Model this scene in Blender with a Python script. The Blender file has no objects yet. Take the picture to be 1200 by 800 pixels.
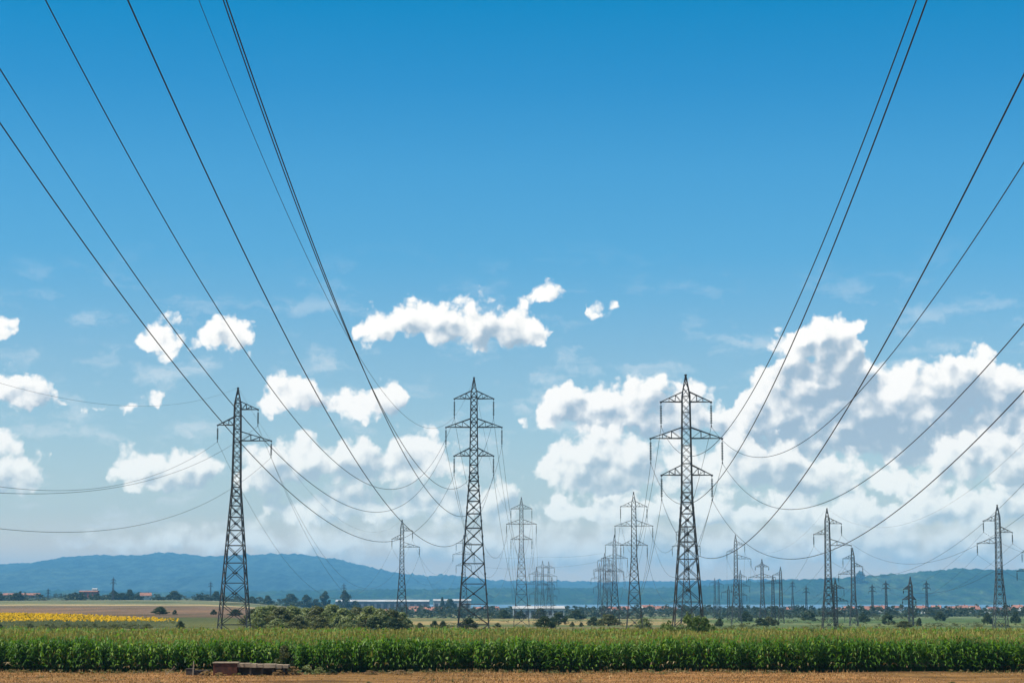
import bpy, bmesh, math, random
import numpy as np
from mathutils import Vector, Matrix, noise as mnoise

# ------------------------------------------------------------------ camera, sky, sun, exposure
SC = bpy.context.scene
COL = SC.collection
PITCH = math.atan(300 / 2400)
cam_d = bpy.data.cameras.new('camera')
cam = bpy.data.objects.new('camera', cam_d); COL.objects.link(cam)
cam.location = (0, 0, 0)
cam.rotation_euler = (math.pi / 2 + PITCH, 0, 0)
cam_d.sensor_width = 36; cam_d.lens = 72
cam_d.clip_start = 0.5; cam_d.clip_end = 80000
SC.camera = cam
SC.view_settings.view_transform = 'Standard'
SC.view_settings.look = 'None'
SC.view_settings.exposure = 0.4
SC.view_settings.gamma = 1.0
SC.cycles.use_adaptive_sampling = True; SC.cycles.adaptive_threshold = 0.015; SC.cycles.adaptive_min_samples = 16
SC.cycles.volume_bounces = 0
SC.cycles.max_bounces = 6
SC.cycles.transparent_max_bounces = 16

SUN_EL = math.radians(56)
SUN_AZ = math.radians(-106)          # measured from +Y (view direction) towards +X
sun_d = bpy.data.lights.new('sun', 'SUN'); sun_d.energy = 5.0; sun_d.angle = math.radians(0.5)
sun_d.color = (1.0, 0.955, 0.88)
sun = bpy.data.objects.new('sun', sun_d); COL.objects.link(sun)
sdir = Vector((math.sin(SUN_AZ) * math.cos(SUN_EL), math.cos(SUN_AZ) * math.cos(SUN_EL), math.sin(SUN_EL)))
sun.rotation_euler = sdir.to_track_quat('Z', 'Y').to_euler()
sun.location = (0, 0, 60)


class NT:
    """tiny helper that writes node graphs"""
    def __init__(s, tree): s.t = tree; s.n = tree.nodes; s.l = tree.links
    def put(s, sock, v):
        if isinstance(v, bpy.types.NodeSocket): s.l.new(v, sock)
        else: sock.default_value = v
    def math(s, op, *a, clamp=False):
        n = s.n.new('ShaderNodeMath'); n.operation = op; n.use_clamp = clamp
        for i, v in enumerate(a): s.put(n.inputs[i], v)
        return n.outputs[0]
    def vec(s, op, *a, out=0):
        n = s.n.new('ShaderNodeVectorMath'); n.operation = op
        for i, v in enumerate(a):
            if op == 'SCALE' and i == 1: s.put(n.inputs['Scale'], v)
            else: s.put(n.inputs[i], v)
        return n.outputs['Value'] if op in ('DISTANCE', 'LENGTH', 'DOT_PRODUCT') else n.outputs[out]
    def noise(s, vec, scale, detail=4, rough=.5, col=False, lac=2.0, dim='3D', dist=0.0):
        n = s.n.new('ShaderNodeTexNoise'); n.noise_dimensions = dim
        if vec is not None: s.put(n.inputs['Vector'], vec)
        n.inputs['Scale'].default_value = scale; n.inputs['Detail'].default_value = detail
        n.inputs['Roughness'].default_value = rough; n.inputs['Lacunarity'].default_value = lac
        n.inputs['Distortion'].default_value = dist
        return n.outputs['Color' if col else 0]
    def voro(s, vec, scale, detail=0, rough=.5, smooth=.6, dim='2D'):
        n = s.n.new('ShaderNodeTexVoronoi'); n.voronoi_dimensions = dim; n.feature = 'SMOOTH_F1'
        s.put(n.inputs['Vector'], vec); n.inputs['Scale'].default_value = scale
        n.inputs['Detail'].default_value = detail; n.inputs['Roughness'].default_value = rough
        n.inputs['Smoothness'].default_value = smooth
        return n.outputs['Distance']
    def smooth(s, v, a, b, lo=0.0, hi=1.0):
        n = s.n.new('ShaderNodeMapRange'); n.interpolation_type = 'SMOOTHSTEP'
        s.put(n.inputs[0], v)
        for i, k in enumerate((a, b, lo, hi)): s.put(n.inputs[i + 1], k)
        return n.outputs[0]
    def lin(s, v, a, b, lo=0.0, hi=1.0):
        n = s.n.new('ShaderNodeMapRange'); s.put(n.inputs[0], v)
        for i, k in enumerate((a, b, lo, hi)): s.put(n.inputs[i + 1], k)
        return n.outputs[0]
    def mix(s, f, a, b, mode='MIX'):
        n = s.n.new('ShaderNodeMix'); n.data_type = 'RGBA'; n.blend_type = mode
        s.put(n.inputs[0], f)
        for k, v in ((6, a), (7, b)):
            if not isinstance(v, bpy.types.NodeSocket) and len(v) == 3: v = (*v, 1)
            s.put(n.inputs[k], v)
        return n.outputs[2]
    def ramp(s, v, stops):
        n = s.n.new('ShaderNodeValToRGB'); s.put(n.inputs[0], v); e = n.color_ramp.elements
        while len(e) < len(stops): e.new(0.5)
        for el, (p, c) in zip(e, stops): el.position = p; el.color = (*c, 1)
        return n.outputs[0]


def sky_uv(px, py):
    """azimuth / elevation of a cloud, in units of 1/24 radian"""
    th = PITCH
    x = (px - 600) / 2400; u = (400 - py) / 2400
    d = Vector((x, math.cos(th) - u * math.sin(th), math.sin(th) + u * math.cos(th)))
    return math.atan2(d.x, d.y) * 24, math.atan2(d.z, math.hypot(d.x, d.y)) * 24


# cloud banks: (azimuth px, top px, base px) outlines of the cumulus, thickness goes to zero at both ends
BANK_BACK = [
 [(-20,385,401),(5,388,401),(17,395,397)],
 [(160,400,408),(178,388,417),(205,380,419),(240,383,414),(262,374,414),(280,376,413),(296,388,408),(302,400,402)],
 [(410,385,390),(425,366,398),(450,357,398),(490,357,397),(520,353,401),(560,352,402),(600,354,402),(630,362,400),(643,372,394),(648,384,386)],
], [
 [(-30,440,480),(0,440,482),(20,446,481),(50,450,480),(75,464,480),(82,474,477)],
 [(86,484,486),(100,470,490),(118,468,489),(132,480,484)],
 [(298,474,478),(310,455,480),(335,438,482),(355,436,483),(378,450,484),(390,462,485),(412,462,486),(430,452,485),(450,445,484),(478,446,475),(486,458,460)],
], [
 [(140,478,480),(165,464,478),(190,470,476)],
 [(622,347,349),(636,336,350),(652,331,347),(670,336,347),(678,340,342)],
 [(682,368,372),(700,360,378),(718,354,368),(726,358,360)],
 [(885,404,408),(905,396,416),(930,388,420),(955,369,430),(985,368,425),(1005,376,400),(1012,380,384)],
], [
 [(608,487,489),(625,480,494),(640,452,496),(665,438,498),(700,440,497),(735,443,500),(770,439,505),(800,440,505),(830,452,500),(852,474,515),(872,452,530),(895,428,535),(920,412,540),(960,399,535),(1000,392,530),(1015,408,530),(1030,434,535),(1060,430,545),(1090,430,545),(1115,416,530),(1140,410,528),(1170,415,530),(1190,423,535),(1240,430,530)],
], [
 [(618,585,590),(650,570,602),(700,575,604),(740,562,606),(780,580,604),(830,566,606),(880,578,610),(930,560,612),(980,575,612),(1030,580,614),(1080,562,612),(1130,572,614),(1180,556,612),(1240,560,610)],
]
BANK_MID = [
 [(-30,512,575),(0,514,578),(25,510,574),(45,522,566),(62,538,550)],
 [(126,550,552),(145,526,564),(170,522,568),(200,518,570),(235,516,566),(252,526,556),(264,540,544)],
 [(272,555,558),(290,530,566),(320,506,572),(350,499,566),(380,514,556),(400,505,560),(430,514,566),(470,505,562),(505,503,556),(540,530,552),(562,540,543)],
], [
 [(300,580,584),(330,570,608),(375,576,612),(415,562,610),(460,574,606),(500,558,604),(545,562,606),(590,548,604),(612,570,590)],
], [
 [(624,552,556),(640,522,566),(660,506,570),(700,494,572),(740,500,568),(765,520,564),(790,507,570),(820,524,566),(850,512,560),(880,500,562),(915,508,568),(950,534,572),(980,522,575),(1020,540,572),(1060,546,575),(1090,522,572),(1130,504,568),(1160,500,566),(1200,508,570),(1240,502,568)],
]
BANK_LOW = [
 [(60,640,645),(120,620,650),(180,608,652),(240,616,655),(290,604,655),(340,612,660),(400,600,660),(450,612,660),(520,604,665),(580,610,665),(640,598,668),(700,606,668),(760,600,670),(830,608,670),(900,600,670),(960,606,670),(1040,598,670),(1100,606,670),(1160,598,670),(1240,604,670)],
],


def build_sky():
    w = bpy.data.worlds.new('World'); SC.world = w; w.use_nodes = True
    N = NT(w.node_tree); N.n.clear()
    out = N.n.new('ShaderNodeOutputWorld'); bg = N.n.new('ShaderNodeBackground')
    N.l.new(bg.outputs[0], out.inputs[0])
    sky = N.n.new('ShaderNodeTexSky'); sky.sky_type = 'NISHITA'; sky.sun_disc = False
    sky.sun_elevation = SUN_EL; sky.sun_rotation = SUN_AZ
    sky.altitude = 200; sky.air_density = 1.0; sky.dust_density = 0.3; sky.ozone_density = 1.0
    tc = N.n.new('ShaderNodeTexCoord')
    sp = N.n.new('ShaderNodeSeparateXYZ'); N.l.new(tc.outputs['Generated'], sp.inputs[0])
    az = N.math('MULTIPLY', N.math('ARCTAN2', sp.outputs[0], sp.outputs[1]), 24.0)
    el = N.math('MULTIPLY', N.math('ARCSINE', sp.outputs[2]), 24.0)
    cb = N.n.new('ShaderNodeCombineXYZ'); N.l.new(az, cb.inputs[0]); N.l.new(el, cb.inputs[1])
    P = cb.outputs[0]
    wa = N.vec('SCALE', N.vec('SUBTRACT', N.noise(P, 1.7, 2, .5, True, dim='2D'), (.5, .5, .5)), 0.17)
    wb = N.vec('SCALE', N.vec('SUBTRACT', N.noise(P, 7, 2, .6, True, dim='2D'), (.5, .5, .5)), 0.11)
    W = N.vec('ADD', wa, wb)
    def group(name, banks):
        g = bpy.data.node_groups.new(name, 'ShaderNodeTree')
        g.interface.new_socket('P', in_out='INPUT', socket_type='NodeSocketVector')
        g.interface.new_socket('D', in_out='OUTPUT', socket_type='NodeSocketFloat')
        G = NT(g); gi = G.n.new('NodeGroupInput'); go = G.n.new('NodeGroupOutput')
        sq = G.n.new('ShaderNodeSeparateXYZ'); G.l.new(gi.outputs[0], sq.inputs[0])
        x01 = G.lin(sq.outputs[0], -7.5, 7.5); acc = None
        for bank in banks:
            pts = []
            for cl in bank:
                if cl[0][2] < 500 and len(cl) < 12 and cl[0][0] not in (598, 682) and name == 'cumulus_far': cl = [(x, t - 6, b + 9) for x, t, b in cl]
                elif cl[0][2] > 480 and name != 'haze_clouds': cl = [(x, t - 2, b + 13) for x, t, b in cl]
                (x, t, b) = cl[0]; pts.append((x - 9, b + 10, b - 20))
                pts += cl
                (x, t, b) = cl[-1]; pts.append((x + 9, b + 10, b - 20))
            st = []
            for x, t, b in pts:
                u = sky_uv(x, 500)[0]
                st.append(((u + 7.5) / 15, ((700 - t) / 400, (700 - b) / 400, 0)))
            r = G.ramp(x01, st)
            sr = G.n.new('ShaderNodeSeparateColor'); G.l.new(r, sr.inputs[0])
            h = G.math('MULTIPLY', sq.outputs[1], .25)
            top = G.math('MULTIPLY', G.math('SUBTRACT', sr.outputs[0], h), 12.0)
            bot = G.math('MULTIPLY', G.math('SUBTRACT', h, sr.outputs[1]), 20.0)
            k = G.math('SMOOTH_MIN', G.math('SMOOTH_MIN', top, bot, .25), 1.0, .5)
            acc = k if acc is None else G.math('MAXIMUM', acc, k)
        G.l.new(acc, go.inputs[0]); return g
    groups = [group('cumulus_far', BANK_BACK), group('cumulus_near', BANK_MID), group('haze_clouds', BANK_LOW)]
    def detail(Q, det):
        p = N.voro(N.vec('ADD', Q, N.vec('SCALE', W, .55)), 2.7, det, .5, .4)
        f = N.noise(Q, 3.2, 4 + det, .52, dim='2D')
        return N.math('ADD', N.math('MULTIPLY', N.math('SUBTRACT', .74, p), 1.0), N.math('MULTIPLY', N.math('SUBTRACT', f, .5), .6))
    Q1 = N.vec('ADD', P, (-.06, .10, 0))
    n0 = detail(P, 3); n1 = detail(Q1, 1.5)
    Q2 = N.vec('ADD', P, (-.12, .30, 0))
    n2 = N.math('ADD', N.math('MULTIPLY', N.math('SUBTRACT', N.noise(Q2, 1.5, 2.5, .5, dim='2D'), .5), 1.9), .3)
    e01 = N.lin(el, 0, 7.3)
    tint = N.mix(N.smooth(el, 7.6, 16.0), N.ramp(e01, SKY_TINT), (.8, .95, 1.0))
    fin = N.mix(1.0, sky.outputs[0], tint, 'MULTIPLY')
    # thin torn veils of cloud around the cumulus
    veil = N.noise(N.vec('ADD', N.vec('MULTIPLY', P, (.75, 1.9, 1)), N.vec('SCALE', W, 1.5)), 1.5, 6, .6, dim='2D')
    veil = N.math('MULTIPLY', N.smooth(veil, .5, .78), N.math('MULTIPLY', N.smooth(el, 4.3, 2.6), .42))
    fin = N.mix(veil, fin, (7.2, 7.3, 7.2))
    hz = N.smooth(el, 2.3, .1)            # low clouds: haze of the air put into their colour
    white = N.mix(hz, CL_WHITE, CL_WHITE_LOW)
    grey = N.mix(hz, CL_GREY, CL_GREY_LOW)
    relief_shade = N.math('MULTIPLY', N.math('SUBTRACT', n0, n1), .72)
    lay = []
    for gi, g in enumerate(groups):
        def D(p):
            n = N.n.new('ShaderNodeGroup'); n.node_tree = g
            N.l.new(N.vec('ADD', p, W), n.inputs[0]); return n.outputs[0]
        s0 = D(P); d0 = N.math('ADD', s0, N.math('ADD', n0, (.02, 0, .15)[gi]))
        d1 = N.math('MAXIMUM', N.math('ADD', D(Q1), n1), 0.0)
        d2 = N.math('MAXIMUM', N.math('ADD', D(Q2), n2), 0.0)
        soft = (.12, .12, .08)[gi], (.52, .62, 1.2)[gi]
        alpha = N.smooth(d0, *soft)
        thick = N.math('ADD', N.math('MULTIPLY', d1, .24), N.math('MULTIPLY', d2, .66))
        lit = N.math('ADD', N.math('SUBTRACT', 1.33, thick), relief_shade)  # sunlit tops and shaded undersides are put into the cloud colour
        lit = N.smooth(lit, 0.05, 1.0)
        cc = N.mix(lit, grey, white)
        fin = N.mix(N.math('MULTIPLY', alpha, (.98, .95, .8)[gi]), fin, cc)
    N.l.new(fin, bg.inputs[0]); bg.inputs[1].default_value = SKY_STRENGTH


SKY_STRENGTH = 0.103
SKY_TINT = [(0.004, (1.236, 1.068, 0.941)), (0.027, (1.214, 1.017, 0.88)), (0.081, (1.097, 0.899, 0.792)), (0.135, (0.822, 0.809, 0.813)), (0.381, (0.557, 0.764, 0.844)), (0.546, (0.296, 0.735, 0.914)), (0.682, (0.208, 0.723, 0.941)), (0.818, (0.088, 0.655, 0.919)), (0.948, (0.003, 0.629, 0.891))]
CL_WHITE = (8.8, 8.4, 7.8); CL_WHITE_LOW = (9.5, 9.2, 7.7)
CL_GREY = (3.0, 3.8, 4.5); CL_GREY_LOW = (5.1, 5.5, 4.9)
build_sky()

# ================================================================== GEOMETRY
R = random.Random(7)
RG = np.random.default_rng(11)


def at(px, py, Y):
    """world point at depth Y that lies on the ray towards a place in the view"""
    c, s = math.cos(PITCH), math.sin(PITCH)
    rx = (px - 600) / 2400; ru = (400 - py) / 2400
    d = Vector((rx, c - ru * s, s + ru * c))
    return d * (Y / d.y)


def sstep(x, a, b):
    t = np.clip((x - a) / (b - a), 0, 1); return t * t * (3 - 2 * t)


GY = [-3000, 130, 158, 240, 300, 480, 770, 1000, 1500, 3000, 4250, 4700, 7400, 7800, 9000, 20000]
GZ = [-5.5, -5.55, -5.6, -6.5, -6.9, -7.0, -9.9, -10.8, -13.75, -20, -24.6, -27.5, -27.5, -24.5, -22, -22]
LY = [0, 300, 420, 650, 1500, 2200, 3000, 5000, 8000, 20000]
LZ = [0, 0, 1.2, 2.6, 8.75, 14.2, 19.0, 25.0, 25.0, 20.0]


def Gz(X, Y):
    X = np.asarray(X, float); Y = np.asarray(Y, float)
    u = X / np.maximum(Y, 250.0)
    z = np.interp(Y, GY, GZ) + np.interp(Y, LY, LZ) * (1 - sstep(u, -.155, -.055))
    amp = np.clip((Y - 320) / 1500, 0, 1) * .7
    return z + amp * (np.sin(X * .011 + Y * .003) + np.sin(X * .004 - Y * .0061 + 1.3)) + .05 * np.sin(X * .35) * np.sin(Y * .27)


def gz(x, y): return float(Gz(x, y))


# ------------------------------------------------------------------ materials
def pmat(name, col, rough=.8, metal=0.0, spec=.3, var=None, scale=2.0, detail=4, bump=0.0, coord='Object', trans=None):
    m = bpy.data.materials.new(name); m.use_nodes = True; N = NT(m.node_tree)
    b = N.n['Principled BSDF']; b.inputs['Roughness'].default_value = rough
    b.inputs['Metallic'].default_value = metal; b.inputs['Specular IOR Level'].default_value = spec
    tc = N.n.new('ShaderNodeTexCoord'); v = tc.outputs[coord]
    if var is not None:
        f = N.noise(v, scale, detail, .6)
        c = N.mix(N.smooth(f, .34, .66), col, var)
        N.l.new(c, b.inputs['Base Color'])
        if bump:
            bn = N.n.new('ShaderNodeBump'); bn.inputs['Strength'].default_value = bump
            N.l.new(f, bn.inputs['Height']); N.l.new(bn.outputs[0], b.inputs['Normal'])
    else: b.inputs['Base Color'].default_value = (*col, 1)
    return m


M = {}
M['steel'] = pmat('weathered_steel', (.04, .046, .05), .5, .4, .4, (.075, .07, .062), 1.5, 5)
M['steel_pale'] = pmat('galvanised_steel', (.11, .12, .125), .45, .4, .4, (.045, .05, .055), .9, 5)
M['insul'] = pmat('insulator_glass', (.03, .045, .045), .25, 0, .6)
M['wire'] = pmat('aluminium_wire', (.035, .037, .04), .55, .4, .3)
M['clamp'] = pmat('clamp_metal', (.05, .05, .05), .5, .6)
M['bark'] = pmat('bark', (.09, .065, .045), .9, 0, .1, (.05, .04, .03), 6)
M['roof_red'] = pmat('clay_tile_roof', (.40, .17, .11), .85, 0, .1, (.27, .13, .09), .6)
M['roof_brown'] = pmat('brown_tile_roof', (.36, .17, .11), .85, 0, .1, (.22, .11, .08), .6)
M['plaster'] = pmat('pale_plaster', (.62, .58, .50), .9, 0, .1, (.5, .46, .4), .5)
M['plaster_w'] = pmat('white_plaster', (.74, .73, .70), .9, 0, .1, (.6, .6, .58), .5)
M['brick_red'] = pmat('red_brick', (.33, .10, .07), .9, 0, .1, (.24, .07, .05), .8)
M['glass'] = pmat('window_glass', (.04, .05, .06), .15, 0, .6)
M['sheet'] = pmat('white_roof_sheet', (.46, .45, .42), .7, 0, .2, (.32, .31, .28), .08)
M['shedwall'] = pmat('grey_shed_wall', (.22, .23, .24), .8, 0, .2, (.14, .15, .16), .2)
M['palewall'] = pmat('pale_shed_wall', (.50, .49, .47), .8, 0, .2, (.36, .36, .35), .2)
M['rust'] = pmat('rusty_plate', (.13, .045, .025), .85, .1, .2, (.06, .028, .02), 3, 6, .2)
M['concrete'] = pmat('stained_concrete', (.40, .31, .21), .95, 0, .1, (.25, .19, .13), 2.5, 6, .2)
M['darkconc'] = pmat('dark_concrete', (.09, .075, .06), .95, 0, .1, (.05, .042, .035), 3, 6, .2)
M['deadwood'] = pmat('dead_wood', (.3, .24, .17), .95, 0, .1)


def leafmat(name, cols, rough=.55, spec=.3, trans=.35, scale=.35):
    """foliage: per-leaf and per-clump colour, light shines through"""
    m = bpy.data.materials.new(name); m.use_nodes = True; N = NT(m.node_tree)
    b = N.n['Principled BSDF']; b.inputs['Roughness'].default_value = rough; b.inputs['Specular IOR Level'].default_value = spec
    a = N.n.new('ShaderNodeAttribute'); a.attribute_name = 'leaf'
    tc = N.n.new('ShaderNodeNewGeometry')
    f = N.noise(tc.outputs['Position'], scale, 2, .5)
    k = N.math('ADD', N.math('MULTIPLY', a.outputs['Fac'], .65), N.math('MULTIPLY', f, .5), clamp=True)
    c = N.ramp(k, cols)
    N.l.new(c, b.inputs['Base Color'])
    tr = N.n.new('ShaderNodeBsdfTranslucent'); N.l.new(N.mix(1.0, c, (1.25, 1.2, .55), 'MULTIPLY'), tr.inputs[0])
    mx = N.n.new('ShaderNodeMixShader'); mx.inputs[0].default_value = trans
    N.l.new(b.outputs[0], mx.inputs[1]); N.l.new(tr.outputs[0], mx.inputs[2])
    N.l.new(mx.outputs[0], N.n['Material Output'].inputs[0])
    return m


M['leaf_dark'] = leafmat('dark_foliage', [(.1, (.018, .034, .012)), (.5, (.035, .06, .02)), (.9, (.065, .09, .032))])
M['leaf_mid'] = leafmat('willow_foliage', [(.1, (.07, .10, .03)), (.5, (.17, .205, .075)), (.9, (.32, .35, .15))])
M['leaf_olive'] = leafmat('olive_foliage', [(.1, (.045, .055, .018)), (.5, (.09, .105, .035)), (.9, (.15, .15, .055))])
M['leaf_dry'] = leafmat('dried_foliage', [(.1, (.16, .09, .04)), (.5, (.26, .16, .075)), (.9, (.38, .27, .14))])
M['wood_far'] = leafmat('woodland_foliage', [(.1, (.02, .036, .018)), (.5, (.045, .066, .032)), (.9, (.085, .10, .05))], scale=.02)


# ------------------------------------------------------------------ mesh helpers
class MB:
    def __init__(s): s.v = []; s.f = []
    def quad(s, a, b, c, d):
        k = len(s.v); s.v += [tuple(a), tuple(b), tuple(c), tuple(d)]; s.f.append((k, k + 1, k + 2, k + 3))
    def tri(s, a, b, c):
        k = len(s.v); s.v += [tuple(a), tuple(b), tuple(c)]; s.f.append((k, k + 1, k + 2))
    def box(s, x0, y0, z0, x1, y1, z1):
        k = len(s.v)
        s.v += [(x0, y0, z0), (x1, y0, z0), (x1, y1, z0), (x0, y1, z0), (x0, y0, z1), (x1, y0, z1), (x1, y1, z1), (x0, y1, z1)]
        s.f += [tuple(k + i for i in q) for q in ((0, 3, 2, 1), (4, 5, 6, 7), (0, 1, 5, 4), (1, 2, 6, 5), (2, 3, 7, 6), (3, 0, 4, 7))]
        return s
    def bar(s, a, b, r, r2=None, n=4):
        a = Vector(a); b = Vector(b); d = b - a
        if d.length < 1e-6: return
        d.normalize(); u = d.cross(Vector((0, 0, 1)) if abs(d.z) < .9 else Vector((1, 0, 0))).normalized(); w = d.cross(u)
        r2 = r if r2 is None else r2; k = len(s.v)
        for p, rr in ((a, r), (b, r2)):
            for i in range(n):
                t = math.pi * 2 * (i + .5) / n; s.v.append(tuple(p + (u * math.cos(t) + w * math.sin(t)) * rr))
        for i in range(n): j = (i + 1) % n; s.f.append((k + i, k + j, k + n + j, k + n + i))
        s.f.append(tuple(k + i for i in reversed(range(n)))); s.f.append(tuple(k + n + i for i in range(n)))
    def tube(s, pts, r, n=5):
        k = len(s.v); pts = [Vector(p) for p in pts]
        for i, p in enumerate(pts):
            d = (pts[min(i + 1, len(pts) - 1)] - pts[max(i - 1, 0)]).normalized()
            u = d.cross(Vector((0, 0, 1))).normalized(); w = d.cross(u)
            for j in range(n):
                t = math.pi * 2 * j / n; s.v.append(tuple(p + (u * math.cos(t) + w * math.sin(t)) * r))
        for i in range(len(pts) - 1):
            for j in range(n):
                a = k + i * n; q = (j + 1) % n; s.f.append((a + j, a + q, a + n + q, a + n + j))
    def lathe(s, prof, n=8, o=(0, 0, 0)):
        k = len(s.v)
        for r, z in prof:
            for i in range(n):
                t = math.pi * 2 * i / n; s.v.append((o[0] + r * math.cos(t), o[1] + r * math.sin(t), o[2] + z))
        for a in range(len(prof) - 1):
            for i in range(n): j = (i + 1) % n; s.f.append((k + a * n + i, k + a * n + j, k + a * n + n + j, k + a * n + n + i))
    def mesh(s, name, mat):
        me = bpy.data.meshes.new(name); me.from_pydata(s.v, [], s.f); me.materials.append(mat); me.update(); return me


def link(name, me, parent=None, loc=None):
    o = bpy.data.objects.new(name, me); COL.objects.link(o)
    if loc is not None: o.location = loc
    if parent is not None: o.parent = parent
    return o


def tag(o, label, cat, group=None, kind=None):
    o['label'] = label
    if kind: o['kind'] = kind
    if cat: o['category'] = cat
    if group: o['group'] = group
    return o


def np_mesh(name, V, F, mat, attr=None, smooth=False):
    """numpy vertices (n,3), quads (m,4)"""
    me = bpy.data.meshes.new(name); n, m = len(V), len(F)
    k = F.shape[1]
    me.vertices.add(n); me.vertices.foreach_set('co', np.ascontiguousarray(V, np.float32).ravel())
    me.loops.add(m * k); me.loops.foreach_set('vertex_index', np.ascontiguousarray(F, np.int32).ravel())
    me.polygons.add(m); me.polygons.foreach_set('loop_start', np.arange(0, m * k, k, dtype=np.int32))
    me.polygons.foreach_set('loop_total', np.full(m, k, np.int32))
    if smooth: me.polygons.foreach_set('use_smooth', np.ones(m, bool))
    me.update(calc_edges=True); me.validate()
    for mm in (mat if isinstance(mat, list) else [mat]): me.materials.append(mm)
    if attr is not None:
        a = me.attributes.new('leaf', 'FLOAT', 'POINT'); a.data.foreach_set('value', np.ascontiguousarray(attr, np.float32))
    return me


# ------------------------------------------------------------------ terrain
def build_ground():
    ys = list(np.arange(-600, 130, 60.)) + list(np.arange(130, 340, 4.)) + list(340 * np.geomspace(1, 20000 / 340, 190))
    ts = np.linspace(-1, 1, 241); ts = np.sign(ts) * np.abs(ts) ** 1.35
    Y = np.array(ys)[:, None] + 0 * ts[None]; X = ts[None] * (260 + .85 * np.maximum(np.array(ys), 0))[:, None]
    Z = Gz(X, Y); V = np.stack([X, Y, Z], -1).reshape(-1, 3)
    a, b = X.shape; i = (np.arange(a - 1)[:, None] * b + np.arange(b - 1)[None]).ravel()
    F = np.stack([i, i + 1, i + b + 1, i + b], 1)
    m = bpy.data.materials.new('farmland'); m.use_nodes = True; N = NT(m.node_tree)
    bs = N.n['Principled BSDF']; bs.inputs['Roughness'].default_value = .95; bs.inputs['Specular IOR Level'].default_value = .1
    g = N.n.new('ShaderNodeNewGeometry'); pos = g.outputs['Position']
    sp = N.n.new('ShaderNodeSeparateXYZ'); N.l.new(pos, sp.inputs[0])
    n1 = N.noise(pos, .006, 2); n2 = N.noise(pos, .35, 5, .65); n3 = N.noise(N.vec('MULTIPLY', pos, (1, .25, 1)), .03, 4, .6)
    yy = N.math('MULTIPLY', sp.outputs[1], N.math('ADD', .96, N.math('MULTIPLY', n1, .08)))
    L = N.math('DIVIDE', N.math('LOGARITHM', N.math('DIVIDE', N.math('MAXIMUM', yy, 50.0), 50.0), 2.0), 8.0)
    def steps(lst):
        st = []; prev = None
        for y, c in lst:
            p = math.log2(y / 50) / 8
            if prev is not None: st.append((p - .0015, prev))
            st.append((p + .0015, c)); prev = c
        return st
    soil = (.265, .128, .043); mz = (.07, .05, .03)
    left = N.ramp(L, steps([(50, soil), (157.6, mz), (318, (.17, .16, .06)), (405, (.09, .10, .035)), (640, (.13, .085, .05)), (760, (.17, .108, .066)), (1150, (.145, .105, .06)), (1380, (.34, .26, .13)), (1500, (.13, .14, .07)), (1800, (.26, .22, .12)), (1950, (.07, .09, .045)), (3500, (.05, .075, .04))]))
    mid = N.ramp(L, steps([(50, soil), (157.6, mz), (318, (.13, .145, .045)), (470, (.18, .15, .06)), (560, (.11, .13, .045)), (700, (.29, .215, .09)), (900, (.14, .145, .055)), (1050, (.26, .20, .09)), (1300, (.10, .13, .055)), (1700, (.16, .15, .08)), (2000, (.075, .095, .05)), (3500, (.05, .075, .04))]))
    right = N.ramp(L, steps([(50, soil), (157.6, mz), (318, (.11, .14, .045)), (520, (.085, .12, .04)), (700, (.13, .155, .06)), (860, (.08, .12, .04)), (1100, (.12, .15, .07)), (1500, (.07, .10, .045)), (3500, (.05, .075, .04))]))
    u = N.math('DIVIDE', sp.outputs[0], N.math('MAXIMUM', sp.outputs[1], 100.0))
    uu = N.math('ADD', u, N.math('MULTIPLY', N.math('SUBTRACT', n1, .5), .05))
    c = N.mix(N.smooth(uu, -.115, -.105), left, mid); c = N.mix(N.smooth(uu, .09, .10), c, right)
    c = N.mix(1.0, c, N.ramp(n2, [(.25, (.62, .60, .56)), (.5, (1, 1, 1)), (.75, (1.3, 1.28, 1.2))]), 'MULTIPLY')
    c = N.mix(1.0, c, N.ramp(n3, [(.34, (.6, .7, .62)), (.5, (1, 1, 1)), (.66, (1.3, 1.2, 1.0))]), 'MULTIPLY')
    n4 = N.noise(N.vec('MULTIPLY', pos, (.6, 1, 1)), .28, 4, .65)
    c = N.mix(N.smooth(sp.outputs[1], 175, 150), c, N.mix(1.0, c, N.ramp(n4, [(.32, (.62, .6, .62)), (.5, (1.05, 1.05, 1.05)), (.66, (1.4, 1.42, 1.5))]), 'MULTIPLY'))
    N.l.new(c, bs.inputs['Base Color'])
    bn = N.n.new('ShaderNodeBump'); bn.inputs['Strength'].default_value = .9; bn.inputs['Distance'].default_value = .5
    N.l.new(N.noise(pos, 1.6, 5, .7), bn.inputs['Height']); N.l.new(bn.outputs[0], bs.inputs['Normal'])
    o = link('ground', np_mesh('ground', V, F, m, smooth=True)); o['kind'] = 'structure'; o['label'] = 'flat farmland with brown, straw and green field parcels'
    # lake
    w = bpy.data.materials.new('lake_water'); w.use_nodes = True; N = NT(w.node_tree); b = N.n['Principled BSDF']
    b.inputs['Base Color'].default_value = (.10, .16, .19, 1); b.inputs['Roughness'].default_value = .3; b.inputs['Specular IOR Level'].default_value = .5
    bn = N.n.new('ShaderNodeBump'); bn.inputs['Strength'].default_value = .25
    N.l.new(N.noise(N.n.new('ShaderNodeNewGeometry').outputs['Position'], .05, 3), bn.inputs['Height']); N.l.new(bn.outputs[0], b.inputs['Normal'])
    q = MB(); q.quad((-2500, 4000, -25), (4500, 4000, -25), (6500, 8200, -25), (-3500, 8200, -25))
    o = link('water', q.mesh('water', w)); o['kind'] = 'structure'; o['label'] = 'pale strip of lake water in front of the far ridge'


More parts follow.
